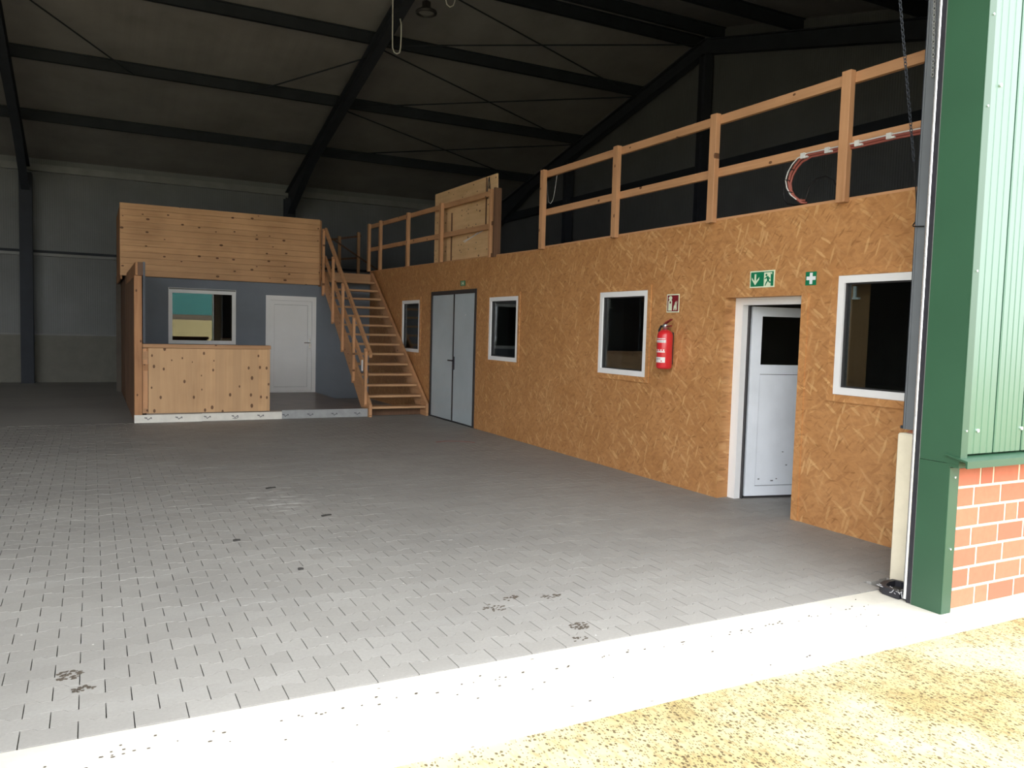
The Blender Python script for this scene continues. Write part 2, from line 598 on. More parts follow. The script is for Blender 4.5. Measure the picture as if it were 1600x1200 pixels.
        for i in range(len(us) - 1):
            for j in range(len(vs) - 1):
                if not solid(i, j):
                    continue
                add([vert(i, j, 0), vert(i, j + 1, 0), vert(i + 1, j + 1, 0), vert(i + 1, j, 0)])
                add([vert(i, j, 1), vert(i + 1, j, 1), vert(i + 1, j + 1, 1), vert(i, j + 1, 1)])
                if not solid(i - 1, j):
                    add([vert(i, j, 0), vert(i, j, 1), vert(i, j + 1, 1), vert(i, j + 1, 0)])
                if not solid(i + 1, j):
                    add([vert(i + 1, j, 0), vert(i + 1, j + 1, 0), vert(i + 1, j + 1, 1), vert(i + 1, j, 1)])
                if not solid(i, j - 1):
                    add([vert(i, j, 0), vert(i + 1, j, 0), vert(i + 1, j, 1), vert(i, j, 1)])
                if not solid(i, j + 1):
                    add([vert(i, j + 1, 0), vert(i, j + 1, 1), vert(i + 1, j + 1, 1), vert(i + 1, j + 1, 0)])
        return self

    def frame(self, axis, a, b, u0, u1, v0, v1, w, wb=None, wt=None):
        wb = w if wb is None else wb
        wt = w if wt is None else wt
        return self.plate(axis, a, b, u0, u1, v0, v1, [(u0 + w, u1 - w, v0 + wb, v1 - wt)])

    def build(self, name, mat, parent=None, smooth=False):
        o = (0.0, 0.0, 0.0)
        if parent is not None:
            o = tuple(world_loc(parent))
        me = bpy.data.meshes.new(name)
        me.from_pydata([(x - o[0], y - o[1], z - o[2]) for x, y, z in self.v], [], self.f)
        me.materials.append(M[mat])
        if smooth:
            for p in me.polygons:
                p.use_smooth = True
        me.update()
        ob = bpy.data.objects.new(name, me)
        COL.objects.link(ob)
        if parent is not None:
            ob.parent = parent
        return ob


def world_loc(o):
    v = Vector(o.location)
    while o.parent:
        o = o.parent
        v += o.location
    return v


def tag(o, label=None, cat=None, group=None, kind=None):
    if label: o['label'] = label
    if cat: o['category'] = cat
    if group: o['group'] = group
    if kind: o['kind'] = kind
    return o


def empty(name, loc, label=None, cat=None, group=None, kind=None):
    o = bpy.data.objects.new(name, None)
    o.empty_display_size = 0.1
    o.location = loc
    COL.objects.link(o)
    return tag(o, label, cat, group, kind)


def box(x0, x1, y0, y1, z0, z1):
    return MB().box(x0, x1, y0, y1, z0, z1)


def cbox(x0, x1, y0, y1, z0, z1, c=0.004):
    return MB().cbox(x0, x1, y0, y1, z0, z1, c)


# ================================================================== key dimensions (metres)
Y_FRONT = 3.20      # inner face of the front wall
Y_BACK = 23.70      # back wall
Y_RIDGE = 13.42
X_LEFT = -14.3
X_GABLE = 11.58
X_OSB = 5.65
OPEN_L, OPEN_R, OPEN_T = -0.97, 4.55, 5.25
ADDED_GATE2 = (-7.39, -1.87)     # two unseen open gates further left, added to light the hall's back
ADDED_GATE3 = (-13.8, -8.29)
def z_raft(y):      # top edge of the rafters
    return 5.48 + 0.237 * (9.82 - abs(y - Y_RIDGE))

# ================================================================== ground and floor
g = MB().box(-60, 60, -70, 2.80, -0.30, -0.02).build('ground', 'washed_gravel')
tag(g, 'yellowish washed gravel yard in front of the gate', 'ground', kind='structure')
s = MB().box(-16, 14, 2.80, 3.300, -0.30, 0.0)
s = s.build('threshold', 'threshold_concrete')
MB().box(-16, 14, 3.302, 3.488, -0.30, -0.003).build('kerb_strip', 'kerb_concrete', s)
tag(s, 'pale concrete threshold strip across the gate opening', 'threshold', kind='structure')

floor = MB()
floor.box(X_LEFT, X_GABLE, 3.488, 14.10, -0.30, -0.05)
floor.box(X_LEFT, X_GABLE, 14.10, Y_BACK, -0.30, 0.0)
floor = floor.build('floor', 'joint_sand')
floor.data.materials.append(M['paver'])
for p in floor.data.polygons:
    if p.index >= 6:
        p.material_index = 1
tag(floor, 'grey interlocking concrete paving inside the hall', 'floor', kind='structure')

PL, PD, WA = 0.2052, 0.1292, 0.0110      # paver length, row pitch, wave height
def paver_outline(first=False):
    L, g_ = PL / 2 - 0.0022, 0.0018
    xs = [(-L, 1), (-0.30 * PL, 1), (-0.20 * PL, -1), (0.20 * PL, -1), (0.30 * PL, 1), (L, 1)]
    top = [(x, PD / 2 - g_ + WA * s_) for x, s_ in xs]
    bot = [(x, -PD / 2 + g_ - WA * s_) for x, s_ in xs]
    if first:
        bot = [(-L, -PD / 2 + g_ - WA), (L, -PD / 2 + g_ - WA)]
    return bot + top[::-1]

def paver_mesh(name, first=False):
    b = MB().prism(paver_outline(first), 2, -0.05, 0.0)
    b.f = [f for i, f in enumerate(b.f) if i != 0]
    me = bpy.data.meshes.new(name)
    me.from_pydata(b.v, [], b.f)
    me.materials.append(M['paver'])
    me.update()
    return me, b

pm, pb = paver_mesh('paver')
pm1, pb1 = paver_mesh('paver_edge', True)
spots = []
Y0 = 3.495 + PD / 2 + WA
for j in range(82):
    y = Y0 + j * PD
    xo = -0.059 + (PL / 2 if j % 2 == 0 else 0.0) - (0 if j % 2 == 0 else 0.0)
    x_end = 6.75 if y < 7.4 else X_OSB + 0.05
    k0 = -14 if y < 9 else -22
    for k in range(k0, 60):
        x = xo + k * PL
        if x > x_end:
            break
        if 4.70 < x < 5.345 and y < 3.63:
            continue
        rel = Vector((x, y, 0)) - CAM
        zc = rel.dot(FWD)
        px = 800 + F_PX * rel.dot(RIGHT) / zc
        py = 600 + F_PX * rel.dot(DOWN) / zc
        spots.append((x, y, j, zc, -30 < px < 1385 and py < 1230 and x < X_OSB))
vis = sorted([q for q in spots if q[4]], key=lambda q: q[3])
near = {(q[0], q[1]) for q in vis[:300]}
sv, sf, st = [], [], []
for x, y, j, zc, ok in spots:
    dz = random.uniform(-0.0018, 0.0)
    if (x, y) in near:
        o = bpy.data.objects.new('paver', pm1 if j == 0 else pm)
        o.location = (x, y, dz)
        o.parent = floor
        COL.objects.link(o)
    else:
        src = pb1 if j == 0 else pb
        b0 = len(sv)
        sv += [(vx + x, vy + y, vz + dz) for vx, vy, vz in src.v]
        tint = random.random()
        for f in src.f:
            sf.append(tuple(b0 + i for i in f))
            st.append(tint)
me = bpy.data.meshes.new('paver_field')
me.from_pydata(sv, [], sf)
me.materials.append(M['paver'])
at = me.attributes.new('tint', 'FLOAT', 'FACE')
at.data.foreach_set('value', st)
me.update()
o = bpy.data.objects.new('paver_field', me)
o.parent = floor
COL.objects.link(o)
o['kind'] = 'stuff'

# ================================================================== hall shell
# ---- back wall
wb = empty('wall_back', (0, Y_BACK, 0), 'dark ribbed sheet back wall of the hall', 'wall', kind='structure')
box(X_LEFT, X_GABLE, Y_BACK, Y_BACK + 0.12, 1.20, 6.4).build('sheet_panel', 'wall_sheet', wb)
box(X_LEFT, X_GABLE, Y_BACK - 0.06, Y_BACK + 0.12, 0.0, 1.20).build('concrete_plinth', 'plinth_concrete', wb)
box(X_LEFT, X_GABLE, Y_BACK - 0.10, Y_BACK, 3.20, 3.27).build('wall_rail', 'steel_light', wb)
box(X_LEFT, X_GABLE, Y_BACK - 0.05, Y_BACK, 3.27, 3.34).build('wall_rail', 'steel_anthracite', wb)
box(X_LEFT, X_GABLE, Y_BACK - 0.10, Y_BACK, 1.20, 1.24).build('plinth_ledge', 'steel_light', wb)
box(X_LEFT, X_GABLE, Y_BACK - 0.11, Y_BACK, 5.30, 5.47).build('eave_beam', 'steel_light', wb)
# ---- left wall
wl = MB().prism([(2.95, 0), (Y_BACK + .12, 0), (Y_BACK + .12, 5.7), (Y_RIDGE, 8.2), (2.95, 5.7)], 0, X_LEFT - 0.12, X_LEFT)
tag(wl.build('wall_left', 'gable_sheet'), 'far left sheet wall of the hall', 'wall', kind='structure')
# ---- right gable wall
wr = empty('wall_right', (X_GABLE, Y_RIDGE, 0), 'dark ribbed gable wall behind the mezzanine', 'wall', kind='structure')
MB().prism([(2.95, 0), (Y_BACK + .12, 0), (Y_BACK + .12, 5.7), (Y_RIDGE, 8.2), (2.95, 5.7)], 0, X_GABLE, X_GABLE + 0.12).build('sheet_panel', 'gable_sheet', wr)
box(X_GABLE - 0.16, X_GABLE, 3.2, 13.28, 5.02, 5.24).build('wall_rail', 'steel_anthracite', wr)
box(X_GABLE - 0.16, X_GABLE, 13.56, Y_BACK, 5.02, 5.24).build('wall_rail', 'steel_anthracite', wr)
# ---- roof
ce = empty('ceiling', (0, Y_RIDGE, 8), 'dark sloping sheet roof on steel purlins', 'ceiling', kind='structure')
for sgn in (1, -1):
    y1 = Y_RIDGE + sgn * 10.9
    z0, z1 = z_raft(Y_RIDGE) + 0.25, z_raft(y1) + 0.25
    MB().prism([(Y_RIDGE, z0), (y1, z1), (y1, z1 + 0.1), (Y_RIDGE, z0 + 0.1)], 0, X_LEFT - .2, X_GABLE + .2).build('roof_sheet', 'roof_sheet', ce)
for y in (21.05, 18.45, 15.85, 13.75, 13.09, 10.99, 8.39, 5.79):
    zb = z_raft(y) + 0.003
    pu = MB()
    pu.box(X_LEFT, X_GABLE, y - 0.006, y + 0.006, zb, zb + 0.24)
    pu.box(X_LEFT, X_GABLE, y - 0.045, y + 0.045, zb, zb + 0.018)
    pu.box(X_LEFT, X_GABLE, y - 0.045, y + 0.045, zb + 0.215, zb + 0.235)
    pu.build('purlin', 'steel_anthracite', ce)
def rod(a, b):
    MB().tube([(a[0], a[1], z_raft(a[1]) - 0.02), (b[0], b[1], z_raft(b[1]) - 0.02)], 0.016, 5).build('brace_rod', 'steel_anthracite', ce)
for a, b in (((5.0, 13.6), (11.4, 15.85)), ((5.0, 15.85), (11.4, 13.6)), ((5.0, 15.85), (11.4, 18.45)), ((5.0, 18.45), (11.4, 15.85)),
             ((5.0, 18.45), (11.4, 21.05)), ((5.0, 21.05), (11.4, 18.45)), ((-1.42, 15.85), (0.80, 18.40)), ((5.0, 16.3), (3.05, 18.40))):
    rod(a, b)

# ---- portal frames
def portal(xc, label):
    t = empty('portal_frame', (xc, Y_RIDGE, 0), label, 'steel frame', 'steel portal frames of the hall')
    hw = 0.14
    for sgn in (1, -1):
        ye = Y_RIDGE + sgn * 10.16           # outer face of the column
        yi = Y_RIDGE + sgn * 9.86            # inner face
        front = sgn < 0
        zb = 1.06 if (front and 4 < xc < 6) else 0.0
        zt = 5.2
        c = MB()
        a, b = min(ye, yi), max(ye, yi)
        c.box(xc - hw, xc + hw, a, a + 0.02, zb, zt)
        c.box(xc - hw, xc + hw, b - 0.02, b, zb, zt)
        c.box(xc - 0.007, xc + 0.007, a + 0.02, b - 0.02, zb, zt)
        c.box(xc - hw - 0.01, xc + hw + 0.01, a - 0.01, b + 0.01, zb, zb + 0.02)
        c.build('column', 'steel_frame', t)
        # rafter: top edge z_raft, haunch near the eaves
        r = MB()
        ys = [10.16, 9.86, 7.4, 0.0]
        dep = [0.72, 0.70, 0.32, 0.30]
        fw = 0.09
        for i in range(3):
            pa, pb_ = Y_RIDGE + sgn * ys[i], Y_RIDGE + sgn * ys[i + 1]
            za, zb2 = z_raft(pa), z_raft(pb_)
            da, db = dep[i], dep[i + 1]
            r.prism([(pa, za - da), (pb_, zb2 - db), (pb_, zb2), (pa, za)], 0, xc - 0.006, xc + 0.006)
            r.prism([(pa, za - 0.02), (pb_, zb2 - 0.02), (pb_, zb2), (pa, za)], 0, xc - fw, xc + fw)
            r.prism([(pa, za - da - 0.01), (pb_, zb2 - db - 0.01), (pb_, zb2 - db + 0.01), (pa, za - da + 0.01)], 0, xc - fw, xc + fw)
        r.build('rafter', 'steel_frame', t)
    return t
portal(-1.42, 'steel portal frame with the column at the far left of the back wall')
portal(5.00, 'steel portal frame in the middle, its rafter rising above the cabin to the lamp')
gp = portal(11.40, 'steel portal frame against the gable wall behind the mezzanine railing')
for yy, zt in ((13.42, 7.5), (18.80, 6.2)):
    c = MB()
    c.box(11.30, 11.50, yy - 0.10, yy - 0.085, 0, zt)
    c.box(11.30, 11.50, yy + 0.085, yy + 0.10, 0, zt)
    c.box(11.393, 11.407, yy - 0.085, yy + 0.085, 0, zt)
    c.build('gable_column', 'steel_frame', gp)

# ---- front wall: cladding, brick plinth, green trims
wf = empty('wall_front', (5.0, 3.0, 0), 'green clad front wall with brick plinth beside the gate', 'wall', kind='structure')
core = MB()
core.box(X_LEFT, ADDED_GATE3[0], 3.03, Y_FRONT, 0, 5.6)
core.box(ADDED_GATE3[0], ADDED_GATE3[1], 3.03, Y_FRONT, OPEN_T, 5.6)
core.box(ADDED_GATE3[1], ADDED_GATE2[0], 3.03, Y_FRONT, 0, 5.6)
core.box(ADDED_GATE2[0], ADDED_GATE2[1], 3.03, Y_FRONT, OPEN_T, 5.6)
core.box(ADDED_GATE2[1], OPEN_L - 0.02, 3.03, Y_FRONT, 0, 5.6)
core.box(OPEN_L, OPEN_R, 3.03, Y_FRONT, OPEN_T, 5.6)
core.box(OPEN_R + 0.02, X_GABLE, 3.03, Y_FRONT, 0, 5.6)
core.build('inner_wall', 'mortar', wf)
# corner trims on both jambs (reveal sheet), lower and upper length
for xa, xb, d in ((OPEN_R, OPEN_R + 0.02, 1), (OPEN_L - 0.02, OPEN_L, -1)):
    box(xa, xb, 3.006, 3.203, 0.0, 0.925).build('reveal_trim', 'trim_green', wf)
    box(xa - 0.002, xb + 0.002, 2.945, 3.200, 0.928, OPEN_T).build('reveal_trim', 'trim_green', wf)
cbox(4.552, 4.643, 3.000, 3.010, 0.0, 0.90, 0.002).build('corner_trim', 'trim_green', wf)
cbox(4.548, 4.612, 2.938, 2.946, 0.945, OPEN_T, 0.002).build('corner_trim', 'trim_green', wf)
# sill flashing
sf_ = MB().prism([(2.885, 0.955), (3.03, 0.985), (3.03, 0.975), (2.897, 0.945), (2.897, 0.915), (2.885, 0.912)], 0, 4.535, X_GABLE)
sf_.build('sill_flashing', 'trim_green', wf)
box(4.552, 4.66, 2.948, 3.028, 0.905, 0.944).build('sill_end', 'trim_green', wf)
# ribbed cladding panels with recessed joints
def clad(x0, x1, z0, z1):
    p = MB()
    p.box(x0 + 0.006, x1 - 0.006, 2.956, 3.02, z0, z1)
    n = max(1, int(round((x1 - x0) / 0.062)))
    w = (x1 - x0 - 0.012) / n
    for i in range(n):
        a = x0 + 0.006 + i * w
        p.prism([(a + 0.003, 2.956), (a + 0.010, 2.9538), (a + w - 0.010, 2.9538), (a + w - 0.003, 2.956)], 2, z0, z1)
    return p.build('cladding_panel', 'cladding_green', wf)
xs = [4.612, 4.885, 5.170, 5.455, 5.740, 6.025, 6.31]
for i in range(len(xs) - 1):
    clad(xs[i], xs[i + 1], 0.985, 5.6)
clad(6.31, X_GABLE, 0.985, 5.6)
clad(ADDED_GATE2[1], OPEN_L - 0.02, 0.985, 5.6)
clad(OPEN_L, OPEN_R, OPEN_T + 0.03, 5.6)
def screw(x, y, z, r):
    MB().prism([(x + r * math.cos(a * math.pi / 4), z + r * math.sin(a * math.pi / 4)) for a in range(8)], 1, y - 0.006, y + 0.004).build('screw', 'aluminium_bright', wf)
for x in (4.715, 5.158, 5.44):
    for z in (1.125, 3.156):
        screw(x, 2.951, z, 0.011)
for z in (1.129, 2.07, 3.015, 3.53):
    screw(4.585, 2.938, z, 0.006)
for z in (0.40, 0.84):
    screw(4.60, 3.000, z, 0.006)
# bricks
hdr = 0.131
rows = {0: [4.648, 4.892, 5.031], 1: [4.648, 4.820], 2: [4.648, 4.883], 3: [4.648, 4.819],
        4: [4.648, 4.882, 5.154, 5.292], 5: [4.648, 4.822], 6: [4.648, 4.877, 5.008]}
bw, mo = 0.272, 0.0165
brick_cache = {}
sbv, sbf = [], []
rest = MB()
for r_, js in rows.items():
    z0 = 0.022 + r_ * 0.1262
    js = list(js)
    while js[-1] < 7.0:
        js.append(js[-1] + bw)
    for a, b in zip(js[:-1], js[1:]):
        w = b - a - mo
        yb = 3.008 + random.uniform(-0.0012, 0.0012)
        if a < 6.3:
            key = round(w, 3)
            if key not in brick_cache:
                brick_cache[key] = MB().cbox(0, w, 0, 0.05, 0, 0.1262 - mo, 0.0025).build('brick', 'brick', wf)
                o = brick_cache[key]
            else:
                o = brick_cache[key].copy()
                COL.objects.link(o)
            # the first of each size was built relative to the wall origin; shift its mesh once
            if o.data.get('shifted') is None:
                for v in o.data.vertices:
                    v.co += Vector(wf.location)
                o.data['shifted'] = 1
            o.location = Vector((a, yb, z0)) - Vector(wf.location)
        else:
            rest.box(a, b - mo, yb, yb + 0.05, z0, z0 + 0.1262 - mo)
x = 7.2
o = rest.build('brick_course', 'brick', wf)
o['kind'] = 'stuff'
box(4.64, 7.1, 3.011, 3.06, 0.0, 0.93).build('mortar_bed', 'mortar', wf)
box(7.1, X_GABLE, 3.008, 3.06, 0.0, 0.93).build('plinth_wall', 'brick', wf)
box(ADDED_GATE2[1], OPEN_L - 0.02, 3.008, 3.06, 0.0, 0.93).build('plinth_wall', 'brick', wf)

# ================================================================== partition wall of OSB
wp = empty('wall_partition', (X_OSB, 10, 0), 'long partition wall of orange brown OSB boards with doors and windows', 'wall', kind='structure')
W = {1: (14.70, 15.70, 1.165, 2.19), 2: (10.63, 11.615, 1.17, 2.165), 3: (7.472, 8.452, 1.15, 2.152), 4: (3.84, 4.824, 1.178, 2.19)}
D1 = (5.215, 6.205, 0.0, 2.035)
D2 = (12.112, 14.11, 0.0, 2.325)
XB = X_OSB + 0.14
MB().plate(0, X_OSB, XB, 3.61, 10.085, -0.005, 2.82, [W[4], W[3], (D1[0], D1[1], -0.005, D1[3])]).build('osb_panel', 'osb', wp)
ftop = lambda y: 2.80 + (y - 10.1) * 0.0125
MB().plate(0, X_OSB + 0.003, XB, 10.089, 11.66, -0.005, 2.80, [W[2]], ftop).build('osb_panel', 'osb', wp)
MB().plate(0, X_OSB + 0.002, XB, 11.662, 17.90, -0.005, 2.80, [W[1], (D2[0], D2[1], -0.005, D2[3])], ftop).build('osb_panel', 'osb', wp)
box(X_OSB + 0.002, XB, 3.61, 10.085, 2.82, 2.842).build('cap_board', 'timber_y', wp)
MB().hexa([(X_OSB + .004, 10.09, 2.80), (XB, 10.09, 2.80), (XB, 17.9, ftop(17.9)), (X_OSB + .004, 17.9, ftop(17.9)),
           (X_OSB + .004, 10.09, 2.815), (XB, 10.09, 2.815), (XB, 17.9, ftop(17.9) + .015), (X_OSB + .004, 17.9, ftop(17.9) + .015)]).build('cap_board', 'timber_y', wp)
# trim boards round the openings
def trims(h, w=0.06, t_=0.012, sill=True):
    y0, y1, z0, z1 = h
    box(X_OSB - t_, X_OSB, y0 - w, y0, z0 - w, z1 + w).build('trim_board', 'osb_trim', wp)
    box(X_OSB - t_, X_OSB, y1, y1 + w, z0 - w, z1 + w).build('trim_board', 'osb_trim', wp)
    box(X_OSB - t_, X_OSB, y0, y1, z1, z1 + w).build('trim_board', 'osb_trim', wp)
    box(X_OSB - t_ - 0.006, X_OSB, y0, y1, z0 - w, z0).build('trim_board', 'osb_trim', wp)
for k in (1, 2, 3):
    trims(W[k])
trims((3.72, W[4][1], W[4][2], W[4][3]))
box(X_OSB - 0.012, X_OSB, D1[0] - 0.075, D1[0], 0, D1[3] + 0.02).build('trim_board', 'osb_trim', wp)

# ---- mezzanine floor and rooms behind
mz = empty('mezzanine_floor', (8.5, 12, 2.6), 'timber mezzanine floor above the rooms', 'floor', kind='structure')
box(XB, X_GABLE - 0.02, 3.62, 17.9, 2.60, 2.79).build('floor_slab', 'room_dark', mz)
box(XB, X_GABLE - 0.02, 17.9, 20.55, 2.60, 2.83).build('floor_slab', 'room_dark', mz)
# inner divider walls of the rooms
wi = MB()
wi.box(XB, X_GABLE - 0.02, 6.95, 7.05, 0, 2.6)
wi.box(XB, X_GABLE - 0.02, 11.95, 12.05, 0, 2.6)
wi.box(XB, X_GABLE - 0.02, 17.8, 17.9, 0, 2.6)
tag(wi.build('wall_divider', 'room_dark'), 'dark dividing walls inside the rooms', 'wall', kind='structure')

# ---- windows of the partition
def osb_window(n, h, label, handle=False):
    y0, y1, z0, z1 = h
    t = empty('window_%d' % n, (X_OSB, (y0 + y1) / 2, z0), label, 'window', kind='structure')
    fr = MB().frame(0, X_OSB - 0.008, X_OSB + 0.075, y0 + 0.002, y1 - 0.002, z0 + 0.002, z1 - 0.002, 0.062)
    fr.build('window_frame', 'upvc_white', t)
    MB().frame(0, X_OSB + 0.012, X_OSB + 0.06, y0 + 0.064, y1 - 0.064, z0 + 0.064, z1 - 0.064, 0.012).build('gasket', 'frame_dark', t)
    box(X_OSB + 0.03, X_OSB + 0.038, y0 + 0.07, y1 - 0.07, z0 + 0.07, z1 - 0.07).build('pane', 'pane_glass', t)
    # inside lining seen through the pane on the far side
    box(X_OSB + 0.08, X_OSB + 0.30, y1 - 0.08, y1 - 0.065, z0 + 0.05, z1 - 0.05).build('inner_lining', 'steel_light' if n != 4 else 'timber_z', t)
    if handle:
        hb = MB().box(X_OSB + 0.06, X_OSB + 0.075, y1 - 0.125, y1 - 0.10, z1 - 0.20, z1 - 0.09)
        hb.box(X_OSB + 0.05, X_OSB + 0.08, y1 - 0.16, y1 - 0.10, z1 - 0.20, z1 - 0.185)
        hb.build('window_catch', 'upvc_white', t)
    return t
osb_window(1, W[1], 'small white framed window beside the staircase')
osb_window(2, W[2], 'white framed window right of the grey double door')
osb_window(3, W[3], 'white framed window left of the fire extinguisher', True)
osb_window(4, W[4], 'white framed window nearest the gate, cut off by the steel column', True)

# ---- white door standing ajar
d1 = empty('door_1', (XB, 5.7, 0), 'white half glazed door standing ajar in the OSB wall', 'door', kind='structure')
fx0, fx1 = XB + 0.002, XB + 0.075
box(fx0, fx1, 6.105, 6.215, 0.0, 2.04).build('door_frame', 'upvc_white', d1)
box(fx0, fx1, 5.205, 5.27, 0.0, 2.04).build('door_frame', 'upvc_white', d1)
box(fx0, fx1, 5.27, 6.105, 1.965, 2.04).build('door_frame', 'upvc_white', d1)
ga = MB()
ga.box(fx1, fx1 + 0.012, 6.075, 6.115, 0.0, 1.98)
ga.build('gasket', 'frame_dark', d1)
ga = MB().box(fx1 + 0.012, fx1 + 0.022, 6.085, 6.10, 0.0, 1.98)
ga.build('hinge_strip', 'galvanised', d1)
LD = Vector((0.977, -0.213, 0)).normalized()
LN = Vector((-LD.y, LD.x, 0))           # points away from the camera
LH = Vector((fx1 + 0.035, 6.075, 0))
def leaf(u0, u1, z0, z1, n0, n1):
    p = [LH + LD * u + LN * n for u, n in ((u0, n0), (u1, n0), (u1, n1), (u0, n1))]
    return MB().hexa([(*q.xy, z0) for q in p] + [(*q.xy, z1) for q in p])
dl = leaf(0, 0.115, 0.025, 1.955, 0, 0.065)
for q in (leaf(0.115, 0.765, 0.025, 0.125, 0, 0.065), leaf(0.115, 0.765, 1.275, 1.37, 0, 0.065), leaf(0.115, 0.765, 1.86, 1.955, 0, 0.065), leaf(0.765, 0.88, 0.025, 1.955, 0, 0.065)):
    b0 = len(dl.v)
    dl.v += q.v
    dl.f += [tuple(b0 + i for i in f) for f in q.f]
dl = dl.build('door_leaf', 'upvc_door', d1)
leaf(0.121, 0.759, 0.131, 1.269, 0.008, 0.05).build('door_panel', 'upvc_door', dl)
leaf(0.112, 0.768, 0.122, 1.278, 0.02, 0.04).build('panel_gasket', 'frame_dark', dl)
leaf(0.115, 0.765, 1.37, 1.86, 0.02, 0.03).build('pane', 'pane_glass', dl)
leaf(-0.004, 0.88, 0.004, 0.024, 0.01, 0.05).build('bottom_seal', 'frame_dark', dl)
for (u, z, w_, h_) in ((0.15, 0.19, .02, .012), (0.30, 0.17, .03, .012), (0.36, 0.19, .016, .010), (0.47, 0.33, .016, .012), (0.42, 0.47, .018, .008), (0.55, 0.06, .05, .01)):
    leaf(u, u + w_, z, z + h_, 0.0055, 0.009).build('scuff_mark', 'steel_grey', dl)

# ---- grey steel double door
d2 = empty('door_2', (X_OSB, 13.1, 0), 'grey steel double door with black frame', 'door', kind='structure')
MB().plate(0, X_OSB - 0.012, X_OSB + 0.06, D2[0] + .002, D2[1] - .002, 0.0, D2[3] - .002, [(D2[0] + 0.06, D2[1] - 0.06, 0.012, D2[3] - 0.07)]).build('door_frame', 'frame_dark', d2)
ym = 13.055
for a, b in ((D2[0] + 0.062, ym - 0.024), (ym + 0.024, D2[1] - 0.062)):
    lf = cbox(X_OSB + 0.004, X_OSB + 0.05, a, b, 0.02, D2[3] - 0.072, 0.004).build('door_leaf', 'door_grey', d2)
box(X_OSB + 0.000, X_OSB + 0.05, ym - 0.022, ym + 0.022, 0.02, D2[3] - 0.072).build('meeting_stile', 'frame_dark', d2)
h = MB().box(X_OSB - 0.012, X_OSB + 0.004, ym - 0.075, ym - 0.030, 0.93, 1.16)
h.tube([(X_OSB - 0.008, ym - 0.052, 1.09), (X_OSB - 0.055, ym - 0.052, 1.09)], 0.011, 8)
h.tube([(X_OSB - 0.055, ym - 0.10, 1.09), (X_OSB - 0.055, ym + 0.09, 1.09)], 0.012, 8)
h.build('door_handle', 'rubber_black', d2)
box(X_OSB - 0.003, X_OSB + 0.004, 12.55, 12.575, 1.88, 1.90).build('door_rivet', 'aluminium_bright', d2)

# ================================================================== cabin at the back
YG = 17.90
wc = empty('wall_cabin', (2.5, YG, 0), 'blue grey cabin front wall under the timber parapet', 'wall', kind='structure')
CW = (1.395, 2.715, 1.185, 2.335)
CD = (3.335, 4.42, 0.152, 2.262)
MB().plate(1, YG, YG + 0.10, 0.62, 5.65, 0.0, 2.62, [CW, CD]).build('front_panel', 'cabin_grey', wc)
box(0.60, 0.618, YG, YG + 0.10, 0.0, 2.455).build('corner_post', 'old_boards', wc)
box(0.60, 0.64, YG + 0.10, 20.5, 0, 2.62).build('side_panel', 'old_boards', wc)
box(0.50, 5.65, 20.5, 20.6, 0, 2.62).build('rear_panel', 'room_dark', wc)
box(0.56, XB, YG, 20.6, 2.62, 2.80).build('roof_slab', 'room_dark', wc)
# timber parapet of horizontal planks
pp = empty('timber_parapet', (2.5, YG, 2.5), 'wide spruce plank parapet on top of the grey cabin', 'parapet')
NPL = 12
zb, zt = 2.525, 3.955
ph = (zt - zb) / NPL
pm_plank = None
for i in range(NPL):
    cbox(0.505, 4.465, 17.80 + random.uniform(-0.0025, 0.0025), 17.85, zb + i * ph + 0.001, zb + (i + 1) * ph - 0.001, 0.004).build('plank', 'spruce_x', pp)
box(4.467, 4.50, 17.80, 17.95, 2.50, 3.94).build('end_board', 'rough_timber', pp)
for y in (18.2, 19.3, 20.4):
    box(0.56, 0.62, y, y + 0.06, 2.80, 3.90).build('stud', 'old_boards', wc)
for i in range(8):
    z = 2.46 + i * 0.186
    box(0.515, 0.545, 17.86, 20.5, z, z + 0.184).build('side_plank', 'rough_timber', wc)
box(0.60, 4.46, 17.862, 17.92, 2.80, 2.86).build('bearer', 'timber_x', pp)

# cabin window
w5 = empty('window_5', (2.05, YG, 1.185), 'white framed cabin window reflecting the bright gate opening', 'window', kind='structure')
MB().frame(1, YG - 0.03, YG + 0.05, CW[0], CW[1], CW[2], CW[3], 0.075, 0.075, 0.105).build('window_frame', 'upvc_white', w5)
box(CW[0] + 0.01, CW[1] - 0.01, YG - 0.038, YG - 0.030, CW[3] - 0.035, CW[3] - 0.005).build('shutter_rail', 'steel_light', w5)
PT = -0.0085           # the sash stands very slightly out of square
MB().hexa([(CW[0] + .07, YG + PT, CW[2] + .07), (CW[1] - .07, YG - PT, CW[2] + .07), (CW[1] - .07, YG - PT + .008, CW[2] + .07), (CW[0] + .07, YG + PT + .008, CW[2] + .07),
           (CW[0] + .07, YG + PT, CW[3] - .10), (CW[1] - .07, YG - PT, CW[3] - .10), (CW[1] - .07, YG - PT + .008, CW[3] - .10), (CW[0] + .07, YG + PT + .008, CW[3] - .10)]).build('pane', 'cabin_glass', w5)
